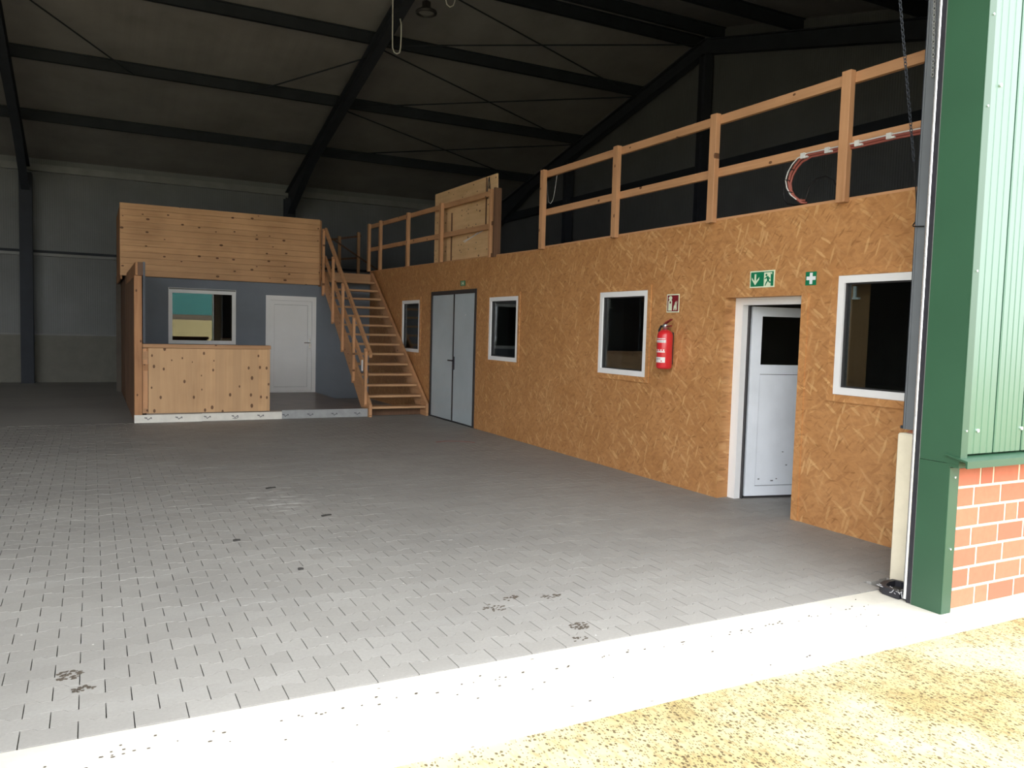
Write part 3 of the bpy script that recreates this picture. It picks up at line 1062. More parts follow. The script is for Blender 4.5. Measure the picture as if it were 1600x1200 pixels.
# cabin door
d3 = empty('door_3', (3.88, YG, 0.15), 'plain white cabin door on the raised deck', 'door', kind='structure')
MB().plate(1, YG - 0.025, YG + 0.06, CD[0], CD[1], CD[2], CD[3], [(CD[0] + 0.09, CD[1] - 0.09, CD[2] + 0.03, CD[3] - 0.10)]).build('door_frame', 'upvc_white', d3)
lf = MB().frame(1, YG - 0.005, YG + 0.05, CD[0] + 0.094, CD[1] - 0.094, CD[2] + 0.034, CD[3] - 0.104, 0.085).build('door_leaf', 'upvc_white', d3)
box(CD[0] + 0.184, CD[1] - 0.184, YG + 0.006, YG + 0.04, CD[2] + 0.124, CD[3] - 0.194).build('door_panel', 'upvc_white', lf)
box(CD[0] + 0.175, CD[1] - 0.175, YG + 0.016, YG + 0.03, CD[2] + 0.115, CD[3] - 0.185).build('panel_gasket', 'steel_grey', lf)
hx = CD[1] - 0.135
h = MB().box(hx - 0.018, hx + 0.018, YG - 0.018, YG - 0.004, 1.13, 1.33)
h.tube([(hx, YG - 0.012, 1.25), (hx, YG - 0.06, 1.25), (hx - 0.13, YG - 0.06, 1.25)], 0.012, 8)
h.build('door_handle', 'aluminium_bright', lf)

# ---- porch deck, base boards, side wall, counter
dk = MB().box(0.78, 4.44, 14.17, YG - 0.002, 0.0, 0.148).build('porch_deck', 'deck_brown')
tag(dk, 'dark brown raised deck in front of the white cabin door', 'deck')
bb = empty('base_board', (2.5, 14.15, 0), 'low white printed base board along the front edge of the porch', 'board')
box(0.598, 1.62, 14.128, 14.166, 0.0, 0.126).build('board', 'base_white', bb)
box(1.622, 2.92, 14.132, 14.166, 0.004, 0.13).build('board', 'base_white', bb)
box(2.922, 4.455, 14.134, 14.166, 0.006, 0.155).build('board', 'base_grey', bb)
for i, px in enumerate((0.80, 1.26, 1.70, 2.14, 2.56, 2.98, 3.41, 3.84, 4.26)):
    k = MB()
    y = 14.127 if px < 1.6 else (14.131 if px < 2.9 else 14.133)
    z = 0.062
    pts = [(-.055, .012), (-.045, .028), (-.035, .004), (-.025, .026), (-.012, -.006), (.0, -.018), (.012, .004), (.022, -.004), (.035, .020), (.050, .022), (.040, .004), (.055, .002)]
    if i == 3:
        pts += [(.04, -.02), (-.01, -.03), (-.04, -.02)]
    for a, b in zip(pts[:-1], pts[1:]):
        k.bar((px + a[0], y, z + a[1]), (px + b[0], y, z + b[1]), 0.002, 0.009, (0.3, 0, 1) if abs(a[0] - b[0]) > 0.004 else (1, 0, 0.3))
    k.build('print_mark', 'print_ink', bb)

pw = empty('porch_side_wall', (0.68, 16.0, 0), 'rough timber side wall on the left of the porch', 'wall')
cbox(0.60, 0.715, 14.14, 14.24, 0.126, 2.355, 0.004).build('front_post', 'rough_timber', pw)
box(0.735, 0.772, 14.31, YG - 0.005, 0.15, 2.585).build('grey_lining', 'cabin_grey', pw)
cbox(0.62, 0.732, 14.16, YG - 0.01, 2.36, 2.57, 0.004).build('top_beam', 'rough_timber', pw)
box(0.655, 0.731, 14.135, 14.159, 2.36, 2.568).build('beam_end', 'old_boards', pw)
y = 14.26
while y < 17.74:
    cbox(0.602, 0.63, y, y + 0.155, 0.0, 2.34 - 0.01 * random.random(), 0.003).build('side_plank', 'old_boards', pw)
    y += 0.175
for y in (15.0, 15.9, 16.8, 17.6):
    box(0.635, 0.73, y, y + 0.06, 0.0, 2.355).build('stud', 'rough_timber', pw)
box(0.635, 0.73, 14.25, YG - 0.02, 0.0, 0.10).build('bottom_plate', 'old_boards', pw)

pc = empty('porch_counter', (1.75, 14.16, 0.12), 'waist high spruce counter panel in front of the cabin window', 'counter')
cbox(0.805, 2.712, 14.133, 14.165, 0.1495, 1.205, 0.003).build('front_panel', 'spruce_z', pc)
cbox(0.718, 2.722, 14.115, 14.30, 1.208, 1.272, 0.005).build('top_rail', 'timber_x', pc)
box(0.776, 2.70, 14.168, 14.215, 1.09, 1.205).build('back_rail', 'rough_timber', pc)
box(0.718, 0.803, 14.145, 14.18, 1.02, 1.15).build('side_block', 'timber_x', pc)
box(0.718, 0.803, 14.15, 14.175, 0.84, 0.945).build('side_block', 'rough_timber', pc)
box(0.720, 0.800, 14.172, 14.19, 0.152, 1.20).build('side_filler', 'timber_z', pc)
box(0.718, 0.803, 14.15, 14.175, 0.15, 0.23).build('side_block', 'timber_x', pc)
box(2.65, 2.708, 14.168, 14.23, 0.15, 1.19).build('post', 'timber_z', pc)

# ================================================================== staircase
sc_ = empty('staircase', (5.0, 15.8, 0), 'open timber staircase climbing beside the OSB wall to the mezzanine', 'staircase')
T0, RUN, RISE = 14.10, 0.2455, 0.1878
def zst(y):
    return (y - T0) / RUN * RISE + RISE
def stringer(x0, x1):
    # sloping plank, plumb cut at the floor and at the landing
    lo, up = -0.30, 0.06
    yb = T0 - 0.03
    y_floor = T0 + (-(RISE + lo)) / RISE * RUN
    poly = [(yb, 0.0), (y_floor + 0.16, 0.0)]
    poly += [(17.60, zst(17.60) + lo), (17.60, zst(17.60) + up - 0.05), (yb, zst(yb) + up)]
    return MB().prism(poly, 0, x0, x1)
stringer(4.465, 4.515).build('stringer', 'timber_y', sc_)
stringer(5.565, 5.615).build('stringer', 'timber_y', sc_)
for i in range(14):
    y = T0 + i * RUN
    z = RISE * (i + 1)
    cbox(4.518, 5.562, y, y + 0.27, z - 0.042, z, 0.003).build('tread', 'stair_wood', sc_)
box(4.518, 5.562, 14.36, 14.38, 0.0, 0.14).build('gap_shade', 'old_boards', sc_)  # added dark strip for the shade in the gap below the first tread
box(4.518, 5.562, 17.60, 17.65, 2.62, 2.815).build('landing_beam', 'stair_wood', sc_)
box(4.518, 5.64, 17.65, 17.90, 2.70, 2.815).build('landing_board', 'stair_wood', sc_)
posts = ((14.25, 0.20, 1.215), (15.04, 0.58, 1.83), (15.83, 1.14, 2.46), (16.58, 1.70, 3.04), (17.38, 2.30, 3.69))
for y, z0, z1 in posts:
    MB().prism([(y - 0.035, z0 + 0.02), (y + 0.01, z0 - 0.02), (y + 0.035, z0 + 0.03), (y + 0.035, z1 + 0.03), (y - 0.035, z1 - 0.03)], 0, 4.415, 4.463).build('post', 'timber_z', sc_)
MB().bar((4.49, 14.10, 1.115), (4.49, 17.42, 3.71), 0.05, 0.085).build('handrail', 'timber_y', sc_)
MB().bar((4.485, 15.0, 1.285), (4.485, 17.42, 3.105), 0.04, 0.10).build('mid_rail', 'timber_y', sc_)
MB().bar((4.485, 14.28, 0.735), (4.485, 15.05, 1.335), 0.035, 0.11).build('mid_rail', 'timber_y', sc_)
box(4.40, 4.413, 14.33, 14.40, 0.83, 1.03).build('reflector', 'label_white', sc_)

# ================================================================== railings on the mezzanine
def rail_set(name, label, ys, x0, z0f, ztop, y_a, y_b, rails):
    t = empty(name, (x0, (y_a + y_b) / 2, 2.8), label, 'railing')
    for y in ys:
        cbox(x0 - 0.062, x0 - 0.002, y - 0.047, y + 0.047, z0f(y), ztop(y) + 0.012, 0.003).build('post', 'timber_z', t)
    for nm, dz, hh in rails:
        MB().hexa([(x0 - .001, y_a, ztop(y_a) + dz - hh), (x0 + .04, y_a, ztop(y_a) + dz - hh), (x0 + .04, y_b, ztop(y_b) + dz - hh), (x0 - .001, y_b, ztop(y_b) + dz - hh),
                   (x0 - .001, y_a, ztop(y_a) + dz), (x0 + .04, y_a, ztop(y_a) + dz), (x0 + .04, y_b, ztop(y_b) + dz), (x0 - .001, y_b, ztop(y_b) + dz)]).build(nm, 'timber_y', t)
    return t
rail_set('mezzanine_railing', 'long timber railing on the OSB wall nearest the gate, with the red cables',
         (9.93, 8.15, 6.43, 4.81), X_OSB, lambda y: 2.80, lambda y: 3.872 + 0.002 * (y - 4), 3.62, 9.97,
         (('top_rail', 0.0, 0.088), ('mid_rail', -0.53, 0.085)))
rr = rail_set('mezzanine_railing', 'timber railing above the grey double door, in front of the plywood board',
              (13.64, 15.36, 17.10, 17.92), X_OSB, lambda y: ftop(y) + 0.002, lambda y: 3.86 + 0.0155 * (y - 11.5), 11.55, 17.96,
              (('top_rail', 0.0, 0.085), ('mid_rail', -0.52, 0.085)))
# thick double post at its near end
box(5.60, 5.648, 11.575, 11.635, 2.80, 3.87).build('post', 'timber_z', rr)
box(5.60, 5.72, 11.43, 11.47, 2.80, 3.87).build('post', 'old_boards', rr)
box(5.62, 5.70, 11.475, 11.57, 3.30, 3.36).build('spacer', 'old_boards', rr)
box(5.62, 5.70, 11.475, 11.57, 2.80, 2.86).build('spacer', 'old_boards', rr)
bk = empty('rear_railing', (5.9, 20.5, 2.83), 'faint timber railing far back on the mezzanine beyond the stairs', 'railing')
for x in (5.62, 6.12):
    box(x - 0.035, x + 0.035, 20.38, 20.45, 2.83, 4.06 if x > 6 else 3.92).build('post', 'timber_z', bk)
MB().bar((5.3, 20.47, 3.80), (6.2, 20.47, 3.98), 0.02, 0.05).build('top_rail', 'old_boards', bk)
MB().bar((5.3, 20.47, 3.30), (6.2, 20.47, 3.42), 0.02, 0.05).build('mid_rail', 'old_boards', bk)
MB().bar((5.4, 20.36, 3.85), (7.0, 20.36, 2.90), 0.015, 0.035).build('brace', 'old_boards', bk)

# plywood board standing behind the railing
pl = empty('plywood_board', (5.77, 12.95, 2.82), 'large upright plywood board standing behind the mezzanine railing', 'board')
MB().hexa([(5.755, 11.64, 2.838), (5.782, 11.64, 2.838), (5.782, 14.29, 2.872), (5.755, 14.29, 2.872),
           (5.755, 11.69, 4.145), (5.782, 11.69, 4.145), (5.782, 14.29, 4.16), (5.755, 14.29, 4.16)]).build('panel', 'plywood', pl)
sm = bpy.data.meshes.new('screw_hole')
b = MB().prism([(0.011 * math.cos(a * math.pi / 3), 0.013 * math.sin(a * math.pi / 3)) for a in range(6)], 0, -0.002, 0.002)
sm.from_pydata(b.v, [], b.f)
sm.materials.append(M['litter_dark'])
for yy in (14.18, 13.02, 12.75, 12.42, 11.98):
    for zz in (2.98, 3.12, 3.40, 3.62, 3.72, 3.98):
        if random.random() < 0.72:
            o = bpy.data.objects.new('screw_hole', sm)
            o.location = Vector((5.754, yy + random.uniform(-.03, .03), zz + random.uniform(-.04, .04))) - pl.location
            o.parent = pl
            COL.objects.link(o)
k = MB()
for a, b in (((12.15, 3.28), (12.95, 3.17)), ((12.35, 3.27), (12.9, 3.15)), ((12.10, 3.30), (12.6, 3.21))):
    k.bar((5.753, a[0], a[1]), (5.753, b[0], b[1]), 0.003, 0.012)
k.build('chalk_scratch', 'label_white', pl)
box(5.742, 5.755, 13.44, 13.48, 2.83, 3.72).build('batten', 'old_boards', pl)
box(5.742, 5.755, 12.03, 12.06, 3.33, 4.13).build('strap', 'old_boards', pl)
tag(MB().tube([(5.735, 11.94, 4.12), (5.735, 12.0, 3.86), (5.735, 11.98, 3.78), (5.735, 11.9, 3.79), (5.735, 11.88, 3.88), (5.735, 11.93, 4.12)], 0.007, 5).build('cord_loop', 'cable_black'),
    'thin dark cord loop hanging on the plywood board', 'cord')

# ================================================================== signs
def sign(name, label, y1, z0, w, h_, back, x=X_OSB):
    t = empty(name, (x, y1 - w / 2, z0), label, 'sign')
    box(x - 0.004, x - 0.0005, y1 - w, y1, z0, z0 + h_).build('plate', back, t)
    def poly(nm, pts, mat, lay):
        # pts in (u, v): u to the right as seen by the viewer (0..w), v up
        MB().prism([(y1 - u, z0 + v) for u, v in pts], 0, x - 0.0042 - 0.0008 * lay, x - 0.0035).build(nm, mat, t)
    return t, poly
def rect(u0, u1, v0, v1):
    return [(u0, v0), (u1, v0), (u1, v1), (u0, v1)]
def disc(u, v, r, n=10):
    return [(u + r * math.cos(2 * math.pi * i / n), v + r * math.sin(2 * math.pi * i / n)) for i in range(n)]
def limb(p, q, w):
    d = Vector((q[0] - p[0], q[1] - p[1]))
    nrm = Vector((-d.y, d.x)).normalized() * w / 2
    return [(p[0] + nrm.x, p[1] + nrm.y), (p[0] - nrm.x, p[1] - nrm.y), (q[0] - nrm.x, q[1] - nrm.y), (q[0] + nrm.x, q[1] + nrm.y)]

t, P = sign('exit_sign', 'green exit sign with down arrow and running figure above the white door', 5.872, 2.120, 0.316, 0.160, 'sign_cream')
P('green_field', rect(0.012, 0.304, 0.012, 0.148), 'sign_green', 1)
P('arrow', [(0.072, 0.024), (0.122, 0.078), (0.122, 0.100), (0.083, 0.062), (0.083, 0.130), (0.061, 0.130), (0.061, 0.062), (0.026, 0.100), (0.026, 0.078)], 'sign_cream', 2)
P('doorway', rect(0.184, 0.284, 0.012, 0.140), 'sign_cream', 2)
P('doorway_edge', [(0.268, 0.132), (0.284, 0.118), (0.284, 0.012), (0.272, 0.012)], 'sign_green', 3)
P('figure_head', disc(0.214, 0.116, 0.012), 'sign_green', 3)
P('figure_body', limb((0.226, 0.104), (0.240, 0.062), 0.026), 'sign_green', 3)
P('figure_arm', limb((0.224, 0.098), (0.194, 0.080), 0.011), 'sign_green', 4)
P('figure_arm', limb((0.232, 0.096), (0.262, 0.080), 0.011), 'sign_green', 4)
P('figure_leg', limb((0.236, 0.066), (0.214, 0.040), 0.013), 'sign_green', 4)
P('figure_leg', limb((0.214, 0.042), (0.204, 0.016), 0.011), 'sign_green', 3)
P('figure_leg', limb((0.240, 0.066), (0.256, 0.046), 0.013), 'sign_green', 3)
P('figure_leg', limb((0.254, 0.048), (0.284, 0.046), 0.011), 'sign_green', 4)

t, P = sign('first_aid_sign', 'small square green sign with white cross right of the exit sign', 5.187, 2.120, 0.120, 0.120, 'sign_green')
P('cross', rect(0.047, 0.079, 0.010, 0.110), 'sign_white', 1)
P('cross', rect(0.012, 0.114, 0.046, 0.078), 'sign_white', 2)

t, P = sign('fire_sign', 'dark red fire extinguisher sign with flames above the extinguisher', 7.129, 1.893, 0.210, 0.200, 'sign_cream')
P('red_field', rect(0.012, 0.198, 0.012, 0.188), 'sign_red', 1)
P('extinguisher_symbol', [(0.028, 0.020), (0.092, 0.020), (0.092, 0.120), (0.082, 0.140), (0.092, 0.158), (0.080, 0.178), (0.052, 0.180), (0.034, 0.166), (0.030, 0.146), (0.044, 0.150), (0.044, 0.138), (0.028, 0.122)], 'sign_cream', 2)
P('symbol_dot', disc(0.062, 0.110, 0.013), 'sign_red', 3)
P('divider', rect(0.108, 0.112, 0.012, 0.188), 'sign_red', 2)
for c_ in ((0.130, 0.022, 1.0), (0.146, 0.040, 1.25), (0.164, 0.022, 1.45)):
    u, v, k = c_
    P('flame', [(u - .012, v + .004), (u - .002, v), (u + .010, v + .010 * k), (u + .006, v + .040 * k), (u + .016, v + .070 * k), (u - .004, v + .052 * k), (u - .010, v + .030 * k)], 'sign_cream', 2)

t, P = sign('exit_sign', 'tiny green sign above the grey double door', 12.785, 2.385, 0.195, 0.090, 'sign_green')
P('symbol', rect(0.055, 0.080, 0.012, 0.078), 'sign_cream', 1)
P('symbol', rect(0.125, 0.150, 0.012, 0.078), 'sign_cream', 1)
P('symbol', rect(0.080, 0.125, 0.038, 0.052), 'sign_cream', 1)

# ================================================================== fire extinguisher
ex = (5.545, 7.01, 1.275)
fe = empty('fire_extinguisher', ex, 'red fire extinguisher hanging on the OSB wall below its sign', 'fire extinguisher')
MB().lathe(ex, [(0.060, 0.0), (0.078, 0.006), (0.085, 0.022), (0.085, 0.365), (0.078, 0.392), (0.056, 0.415), (0.030, 0.428)], 24).build('cylinder', 'extinguisher_red', fe, True)
MB().lathe((ex[0], ex[1], ex[2] + 0.425), [(0.024, 0), (0.024, 0.030), (0.030, 0.034), (0.030, 0.060), (0.016, 0.066)], 14).build('valve', 'galvanised', fe, True)
hz = ex[2] + 0.49
MB().hexa([(ex[0] - 0.012, ex[1] + 0.02, hz - 0.012), (ex[0] + 0.012, ex[1] + 0.02, hz - 0.012), (ex[0] + 0.012, ex[1] - 0.10, hz + 0.042), (ex[0] - 0.012, ex[1] - 0.10, hz + 0.042),
           (ex[0] - 0.012, ex[1] + 0.02, hz + 0.006), (ex[0] + 0.012, ex[1] + 0.02, hz + 0.006), (ex[0] + 0.012, ex[1] - 0.10, hz + 0.056), (ex[0] - 0.012, ex[1] - 0.10, hz + 0.056)]).build('lever', 'handle_red', fe)
MB().bar((ex[0], ex[1] + 0.02, hz - 0.03), (ex[0], ex[1] - 0.10, hz - 0.02), 0.024, 0.012).build('carry_handle', 'handle_red', fe)
MB().tube([(ex[0], ex[1] + 0.02, hz - 0.03), (ex[0] - 0.01, ex[1] + 0.06, hz - 0.025), (ex[0] - 0.01, ex[1] + 0.095, hz - 0.07), (ex[0], ex[1] + 0.098, hz - 0.14), (ex[0] + 0.02, ex[1] + 0.098, ex[2] + 0.18)], 0.012, 8).build('hose', 'rubber_black', fe, True)
def patch(z0, z1, a0, a1, mat, nm, dr=0.0008):
    # curved label on the cylinder
    n = 8
    k = MB()
    for i in range(n + 1):
        a = math.radians(a0 + (a1 - a0) * i / n)
        for z in (z0, z1):
            k.v.append((ex[0] + (0.085 + dr) * math.cos(a), ex[1] + (0.085 + dr) * math.sin(a), ex[2] + z))
    for i in range(n):
        k.f.append((2 * i, 2 * i + 2, 2 * i + 3, 2 * i + 1))
    return k.build(nm, mat, fe, True)
patch(0.325, 0.333, 150, 235, 'label_white', 'label_stripe')
patch(0.285, 0.315, 150, 238, 'label_white', 'label')
for i in range(3):
    patch(0.288 + 0.009 * i, 0.291 + 0.009 * i, 160 + 5 * i, 228, 'steel_light', 'label_line', 0.0014)
patch(0.180, 0.193, 150, 235, 'label_white', 'label')
for a in (158, 178, 200, 220):
    patch(0.197, 0.212, a, a + 11, 'label_white', 'label_pictogram')
patch(0.070, 0.128, 148, 238, 'label_white', 'label')
patch(0.080, 0.092, 206, 216, 'extinguisher_red', 'label_dot', 0.0014)
for i in range(3):
    patch(0.100 + 0.008 * i, 0.103 + 0.008 * i, 158, 205, 'steel_light', 'label_line', 0.0014)
bk_ = MB().box(ex[0] + 0.080, X_OSB - 0.001, ex[1] - 0.02, ex[1] + 0.02, ex[2] + 0.05, ex[2] + 0.40)
bk_.build('wall_bracket', 'frame_dark', fe)

# ================================================================== gate jamb fittings
gf = empty('gate_guide', (4.55, 3.25, 0), 'bright aluminium guide rail with black seal beside the green reveal', 'guide rail')
cbox(4.553, 4.60, 3.2045, 3.209, 0.004, 4.7, 0.001).build('edge_profile', 'steel_light', gf)
box(4.553, 4.60, 3.210, 3.2385, 0.003, 4.7).build('seal', 'rubber_black', gf)
MB().prism([(4.60, 3.239), (4.60, 3.267)] + [(4.568 - 0.016 * math.sin(a * math.pi / 8), 3.253 + 0.014 * math.cos(a * math.pi / 8)) for a in range(9)], 2, 0.02, 4.7).build('guide_rail', 'aluminium_bright', gf)
box(4.585, 4.60, 3.268, 3.285, 0.003, 4.7).build('rear_lip', 'steel_anthracite', gf)
cp = MB().cbox(4.80, 5.24, 3.295, 3.555, -0.02, 1.035, 0.012).build('concrete_post', 'post_concrete')
tag(cp, 'pale concrete plinth stub below the grey steel column', 'post')
rb = MB().prism([(3.30, 1.036), (3.53, 1.036), (3.50, 1.056), (3.30, 1.058)], 0, 4.86, 5.14).build('packing_brick', 'rust')
tag(rb, 'thin rusty red packing piece on top of the concrete post', 'brick')
lit_face = MB()  # added facing over the portal column, its lit brightness put into a lighter grey
lit_face.box(4.838, 4.844, 3.30, 3.535, 1.060, 5.2)
lit_face.box(4.832, 4.848, 3.524, 3.535, 1.060, 5.2)
lit_face.box(4.832, 4.848, 3.405, 3.412, 1.060, 5.2)
tag(lit_face.build('column_lit_face', 'steel_grey'), 'added grey facing of the steel column above the concrete post, lit tone in its colour', 'post')
# black floor bumper
fb = empty('floor_bumper', (4.62, 3.40, 0), 'black funnel shaped bumper on the floor at the gate rail', 'bumper')
out = [(4.600, 3.470), (4.680, 3.500), (4.770, 3.500), (4.790, 3.440), (4.780, 3.300), (4.560, 3.295), (4.565, 3.420)]
inn = [(4.640, 3.445), (4.695, 3.468), (4.755, 3.468), (4.765, 3.430), (4.755, 3.330), (4.600, 3.325), (4.600, 3.420)]
k = MB()
n = len(out)
for z in (0.0, 0.050):
    k.v += [(x, y, z) for x, y in out] + [(x, y, z) for x, y in inn]
for i in range(n):
    j = (i + 1) % n
    k.f += [(i, 2 * n + i, 2 * n + j, j), (n + i, n + j, 3 * n + j, 3 * n + i), (2 * n + i, 3 * n + i, 3 * n + j, 2 * n + j), (i, j, n + j, n + i)]
k.build('rim', 'rubber_black', fb)
MB().prism(inn, 2, 0.0, 0.012).build('base', 'litter_dark', fb)
k = MB()
random.seed(11)
for i in range(9):
    a = Vector((random.uniform(4.55, 4.66), random.uniform(3.28, 3.46), 0.052))
    b = Vector((random.uniform(4.50, 4.60), random.uniform(3.26, 3.34), random.uniform(0.01, 0.06)))
    k.tube([a, (a + b) / 2 + Vector((0, 0, -0.008)), b], 0.0022, 4)
k.build('cobweb', 'cobweb', fb)

# chains and cords
def chain(name, a, b, label, mat, pitch=0.021):
    a, b = Vector(a), Vector(b)
    d = (b - a).normalized()
    s1 = d.cross(Vector((0, 1, 0))).normalized()
    s2 = d.cross(s1)
    k = MB()
    nL = int((b - a).length / pitch)
    for i in range(nL):
        c = a + d * pitch * (i + 0.5)
        k.torus(c, (0.0145, 0.009), 0.0032, d, s1 if i % 2 == 0 else s2, 8, 4)
    return tag(k.build(name, mat), label, 'chain')
chain('hoist_chain', (4.50, 3.57, 4.25), (4.835, 3.575, 2.83), 'dark steel chain hanging in front of the mezzanine railing', 'steel_anthracite')
chain('hoist_chain', (4.820, 3.500, 4.2), (4.820, 3.468, 3.36), 'short steel chain hanging against the grey column facing', 'galvanised')
tag(MB().tube([(4.835, 3.575, 2.83), (4.872, 3.575, 2.65), (4.888, 3.575, 2.52), (4.885, 3.575, 2.45), (4.852, 3.568, 2.42), (4.826, 3.545, 2.408), (4.828, 3.47, 2.402)], 0.004, 6).build('tie_wire', 'cable_black'),
    'thin wire running from the chain end to the grey column facing', 'wire')

cb = empty('red_cable_bundle', (5.6, 5.0, 2.84), 'red and white cable bundle clipped under the railing and bending down', 'cable')
def run(off, mat, r, nm):
    pts = [(5.632, 3.66, 3.262), (5.632, 4.107, 3.262), (5.632, 4.362, 3.268), (5.632, 4.661, 3.266), (5.632, 4.966, 3.268), (5.632, 5.20, 3.272), (5.63, 5.30, 3.245),
           (5.63, 5.36, 3.20), (5.63, 5.405, 3.14), (5.63, 5.428, 3.07), (5.63, 5.41, 3.0), (5.63, 5.36, 2.93), (5.64, 5.30, 2.885), (5.68, 5.27, 2.882)]
    k = MB().tube([(x + off[0], y + off[1], z + off[2]) for x, y, z in pts], r, 6)
    return k.build(nm, mat, cb, True)
run((0, 0, 0), 'cable_red', 0.013, 'cable')
run((0.005, -0.02, -0.022), 'cable_red', 0.011, 'cable')
run((-0.012, 0.024, 0.012), 'cable_white', 0.006, 'cable')
for y in (4.386, 4.687, 4.993, 5.26):
    k = MB().box(5.605, 5.648, y - 0.022, y + 0.022, 3.245, 3.292)
    k.box(5.610, 5.640, y - 0.05, y - 0.022, 3.245, 3.262)
    k.build('clip', 'cable_white', cb)
for y, z in ((5.385, 3.17), (5.43, 3.08), (5.395, 2.97)):
    MB().torus((5.632, y, z), (0.026, 0.026), 0.004, (1, 0, 0), (0, 1, 0.3), 10, 4).build('cable_tie', 'cable_black', cb)
tag(MB().tube([(5.66, 5.44, 3.14), (5.68, 5.52, 3.10), (5.70, 5.552, 3.0), (5.70, 5.53, 2.92), (5.70, 5.49, 2.88), (5.70, 5.40, 2.862), (5.70, 5.29, 2.862), (5.70, 5.272, 2.93), (5.70, 5.25, 3.0), (5.70, 5.176, 3.062),
               (5.70, 5.07, 3.07), (5.70, 4.985, 3.02), (5.70, 4.935, 2.95), (5.70, 4.90, 2.86)], 0.007, 6).build('black_cable', 'cable_black', None, True),
    'black cable lying in a loop on top of the OSB wall', 'cable')
tag(MB().tube([(5.696, 9.99, 3.88), (5.696, 9.955, 3.62), (5.696, 9.91, 3.46), (5.696, 9.85, 3.43), (5.696, 9.79, 3.47), (5.696, 9.74, 3.60), (5.696, 9.68, 3.90)], 0.0025, 5).build('pale_rope', 'cable_white', None, True),
    'thin pale cord looped over the end of the near railing', 'rope')

# ================================================================== lamp and hanging cables under the ridge
lp = empty('high_bay_lamp', (5.08, 13.2, 6.98), 'round dark high bay lamp hanging under the roof', 'lamp')
c = (5.08, 13.2, 7.00)
k = MB().torus((c[0], c[1], c[2]), (0.155, 0.155), 0.030, (1, 0, 0), (0, 1, 0), 24, 8)
k.build('rim', 'frame_dark', lp, True)
MB().lathe((c[0], c[1], c[2] + 0.01), [(0.15, 0.0), (0.13, 0.03), (0.08, 0.07), (0.06, 0.09), (0.055, 0.17), (0.04, 0.18)], 20).build('housing', 'frame_dark', lp, True)
MB().lathe((c[0], c[1], c[2] - 0.004), [(0.145, 0.0), (0.145, 0.006)], 20).build('lens', 'steel_light', lp)
k = MB()
for i in range(8):
    a = 2 * math.pi * i / 8
    k.bar((c[0] + 0.05 * math.cos(a), c[1] + 0.05 * math.sin(a), c[2] + 0.13), (c[0] + 0.075 * math.cos(a), c[1] + 0.075 * math.sin(a), c[2] + 0.13), 0.006, 0.09)
k.build('cooling_fin', 'frame_dark', lp)
k = MB().torus((c[0], c[1], c[2] + 0.215), (0.025, 0.03), 0.006, (1, 0, 0), (0, 0, 1), 12, 5)
k.tube([(c[0], c[1], c[2] + 0.24), (c[0] - 0.02, c[1], c[2] + 0.28), (c[0] + 0.01, c[1], c[2] + 0.32), (c[0], c[1], 7.44)], 0.007, 5)
k.build('hook', 'galvanised', lp, True)
tag(MB().tube([(4.30, 12.8, 7.70), (4.345, 12.8, 7.2), (4.352, 12.8, 6.30), (4.358, 12.8, 6.17), (4.385, 12.8, 6.10), (4.43, 12.8, 6.085), (4.475, 12.8, 6.11), (4.492, 12.8, 6.19), (4.50, 12.8, 6.40), (4.498, 12.8, 6.56), (4.476, 12.8, 6.65)], 0.011, 6).build('hanging_cable', 'cable_white', None, True),
    'white cable hanging in a long loop left of the lamp', 'cable')
tag(MB().tube([(5.25, 12.8, 7.60), (5.262, 12.8, 7.13), (5.29, 12.8, 7.04), (5.345, 12.8, 7.012), (5.405, 12.8, 7.05), (5.432, 12.8, 7.13), (5.44, 12.8, 7.60)], 0.010, 6).build('hanging_cable', 'cable_white', None, True),
    'short white cable loop right of the lamp', 'cable')

# ================================================================== mud prints, litter and marks on the floor
def mud(name, x, y, label, w, h_, nn, ang):
    k = MB()
    for i in range(nn * 2):
        u, v = random.uniform(-1, 1), random.uniform(-1, 1)
        if u * u + v * v > 1:
            continue
        cx = x + u * w * math.cos(ang) - v * h_ * math.sin(ang)
        cy = y + u * w * math.sin(ang) + v * h_ * math.cos(ang)
        r = random.uniform(0.003, 0.008)
        k.prism([(cx + r * (1.6 if a % 2 else 1.0) * math.cos(a * 1.05 + u), cy + 0.6 * r * math.sin(a * 1.05 + u)) for a in range(6)], 2, 0.0, 0.002 + 0.002 * random.random())
    tag(k.build(name, 'mud'), label, 'mud', kind='stuff')
random.seed(3)
mud('mud_print', -0.105, 4.135, 'dark muddy boot print on the paving at the left picture edge', 0.06, 0.055, 34, 0.1)
mud('mud_print', -0.045, 3.957, 'small muddy heel mark below the boot print at the left', 0.045, 0.035, 18, 0.2)
mud('mud_print', 2.11, 4.17, 'scattered mud crumbs on the paving left of the other prints', 0.07, 0.07, 16, 0.4)
mud('mud_print', 2.28, 4.29, 'mud spots farthest from the threshold', 0.07, 0.035, 14, 0.2)
mud('mud_print', 2.53, 4.225, 'mud spots right of the farthest ones', 0.07, 0.035, 18, 0.1)
mud('mud_print', 2.42, 3.72, 'striped muddy boot print close to the pale threshold', 0.06, 0.05, 30, 0.2)
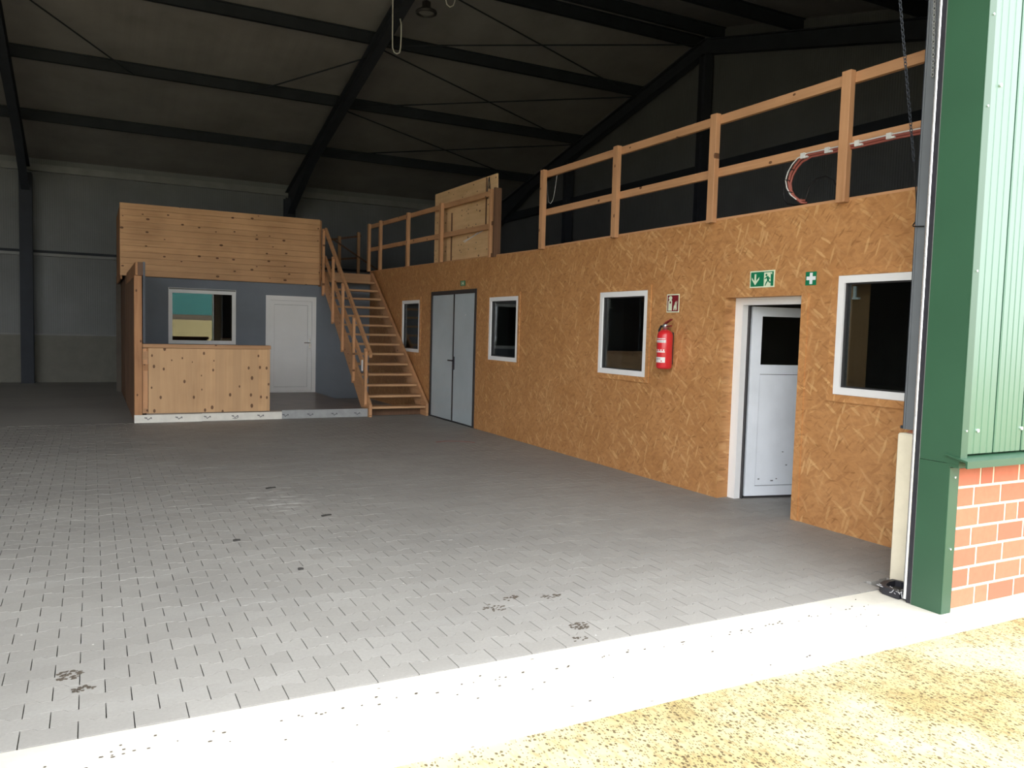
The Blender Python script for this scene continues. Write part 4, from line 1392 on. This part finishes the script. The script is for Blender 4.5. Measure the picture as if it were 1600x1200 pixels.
mud('mud_print', 2.32, 3.563, 'faint mud mark on the edge row of pavers', 0.05, 0.03, 12, 0.2)
for i, (x, y, l, a, lab) in enumerate(((1.584, 8.176, 0.10, 0.3, 'dark splinter lying on the paving behind the pale scuff'), (1.795, 6.821, 0.09, 0.3, 'dark splinter lying on the paving in front of the pale scuff'),
                                       (0.965, 6.264, 0.05, 0.1, 'small dark scrap on the paving left of the splinters'), (1.24, 5.359, 0.035, 0.0, 'tiny dark scrap on the paving nearest the threshold'))):
    d = Vector((math.cos(a), math.sin(a), 0)) * l / 2
    tag(MB().bar((x - d.x, y - d.y, 0.006), (x, y, 0.008), 0.022, 0.010).bar((x, y, 0.008), (x + d.x, y + d.y, 0.005), 0.018, 0.009).build('wood_splinter', 'litter_dark'), lab, 'litter', 'scraps on the paving')
k = MB()
pts = [(4.42, 10.75), (4.62, 10.82), (4.80, 10.72), (4.95, 10.55)]
for a, b in zip(pts[:-1], pts[1:]):
    k.bar((a[0], a[1], 0.001), (b[0], b[1], 0.001), 0.03, 0.003)
tag(k.build('paint_mark', 'paint_red'), 'faint red paint line on the paving before the double door', 'paint mark')

# dirt seam and crumbs on the threshold
random.seed(5)
k = MB()
for i in range(110):
    x = random.uniform(-0.6, 4.3)
    y = 3.30 + random.gauss(0, 0.012) if random.random() < 0.62 else random.uniform(2.86, 3.42)
    r = random.uniform(0.0015, 0.0055)
    k.prism([(x + r * 1.7 * math.cos(a * 1.26 + i), y + r * 0.7 * math.sin(a * 1.26 + i)) for a in range(5)], 2, 0.0, 0.003)
tag(k.build('dirt_crumbs', 'mud'), 'dark dirt crumbs scattered on the pale threshold', 'dirt', kind='stuff')

# ================================================================== neighbouring hall across the yard (seen as a reflection)
nb = empty('neighbouring_hall', (6, -22, 0), 'teal green building reflected in the cabin window', 'building')
box(-14, 24, -26, -22.2, 2.1, 4.0).build('cladding', 'cladding_teal', nb)
box(-14, 24, -26, -22.15, 1.75, 2.1).build('wall_band', 'hedge_brown', nb)
box(-14, 24, -26, -22.0, 0.0, 1.75).build('plinth', 'field_sand', nb)
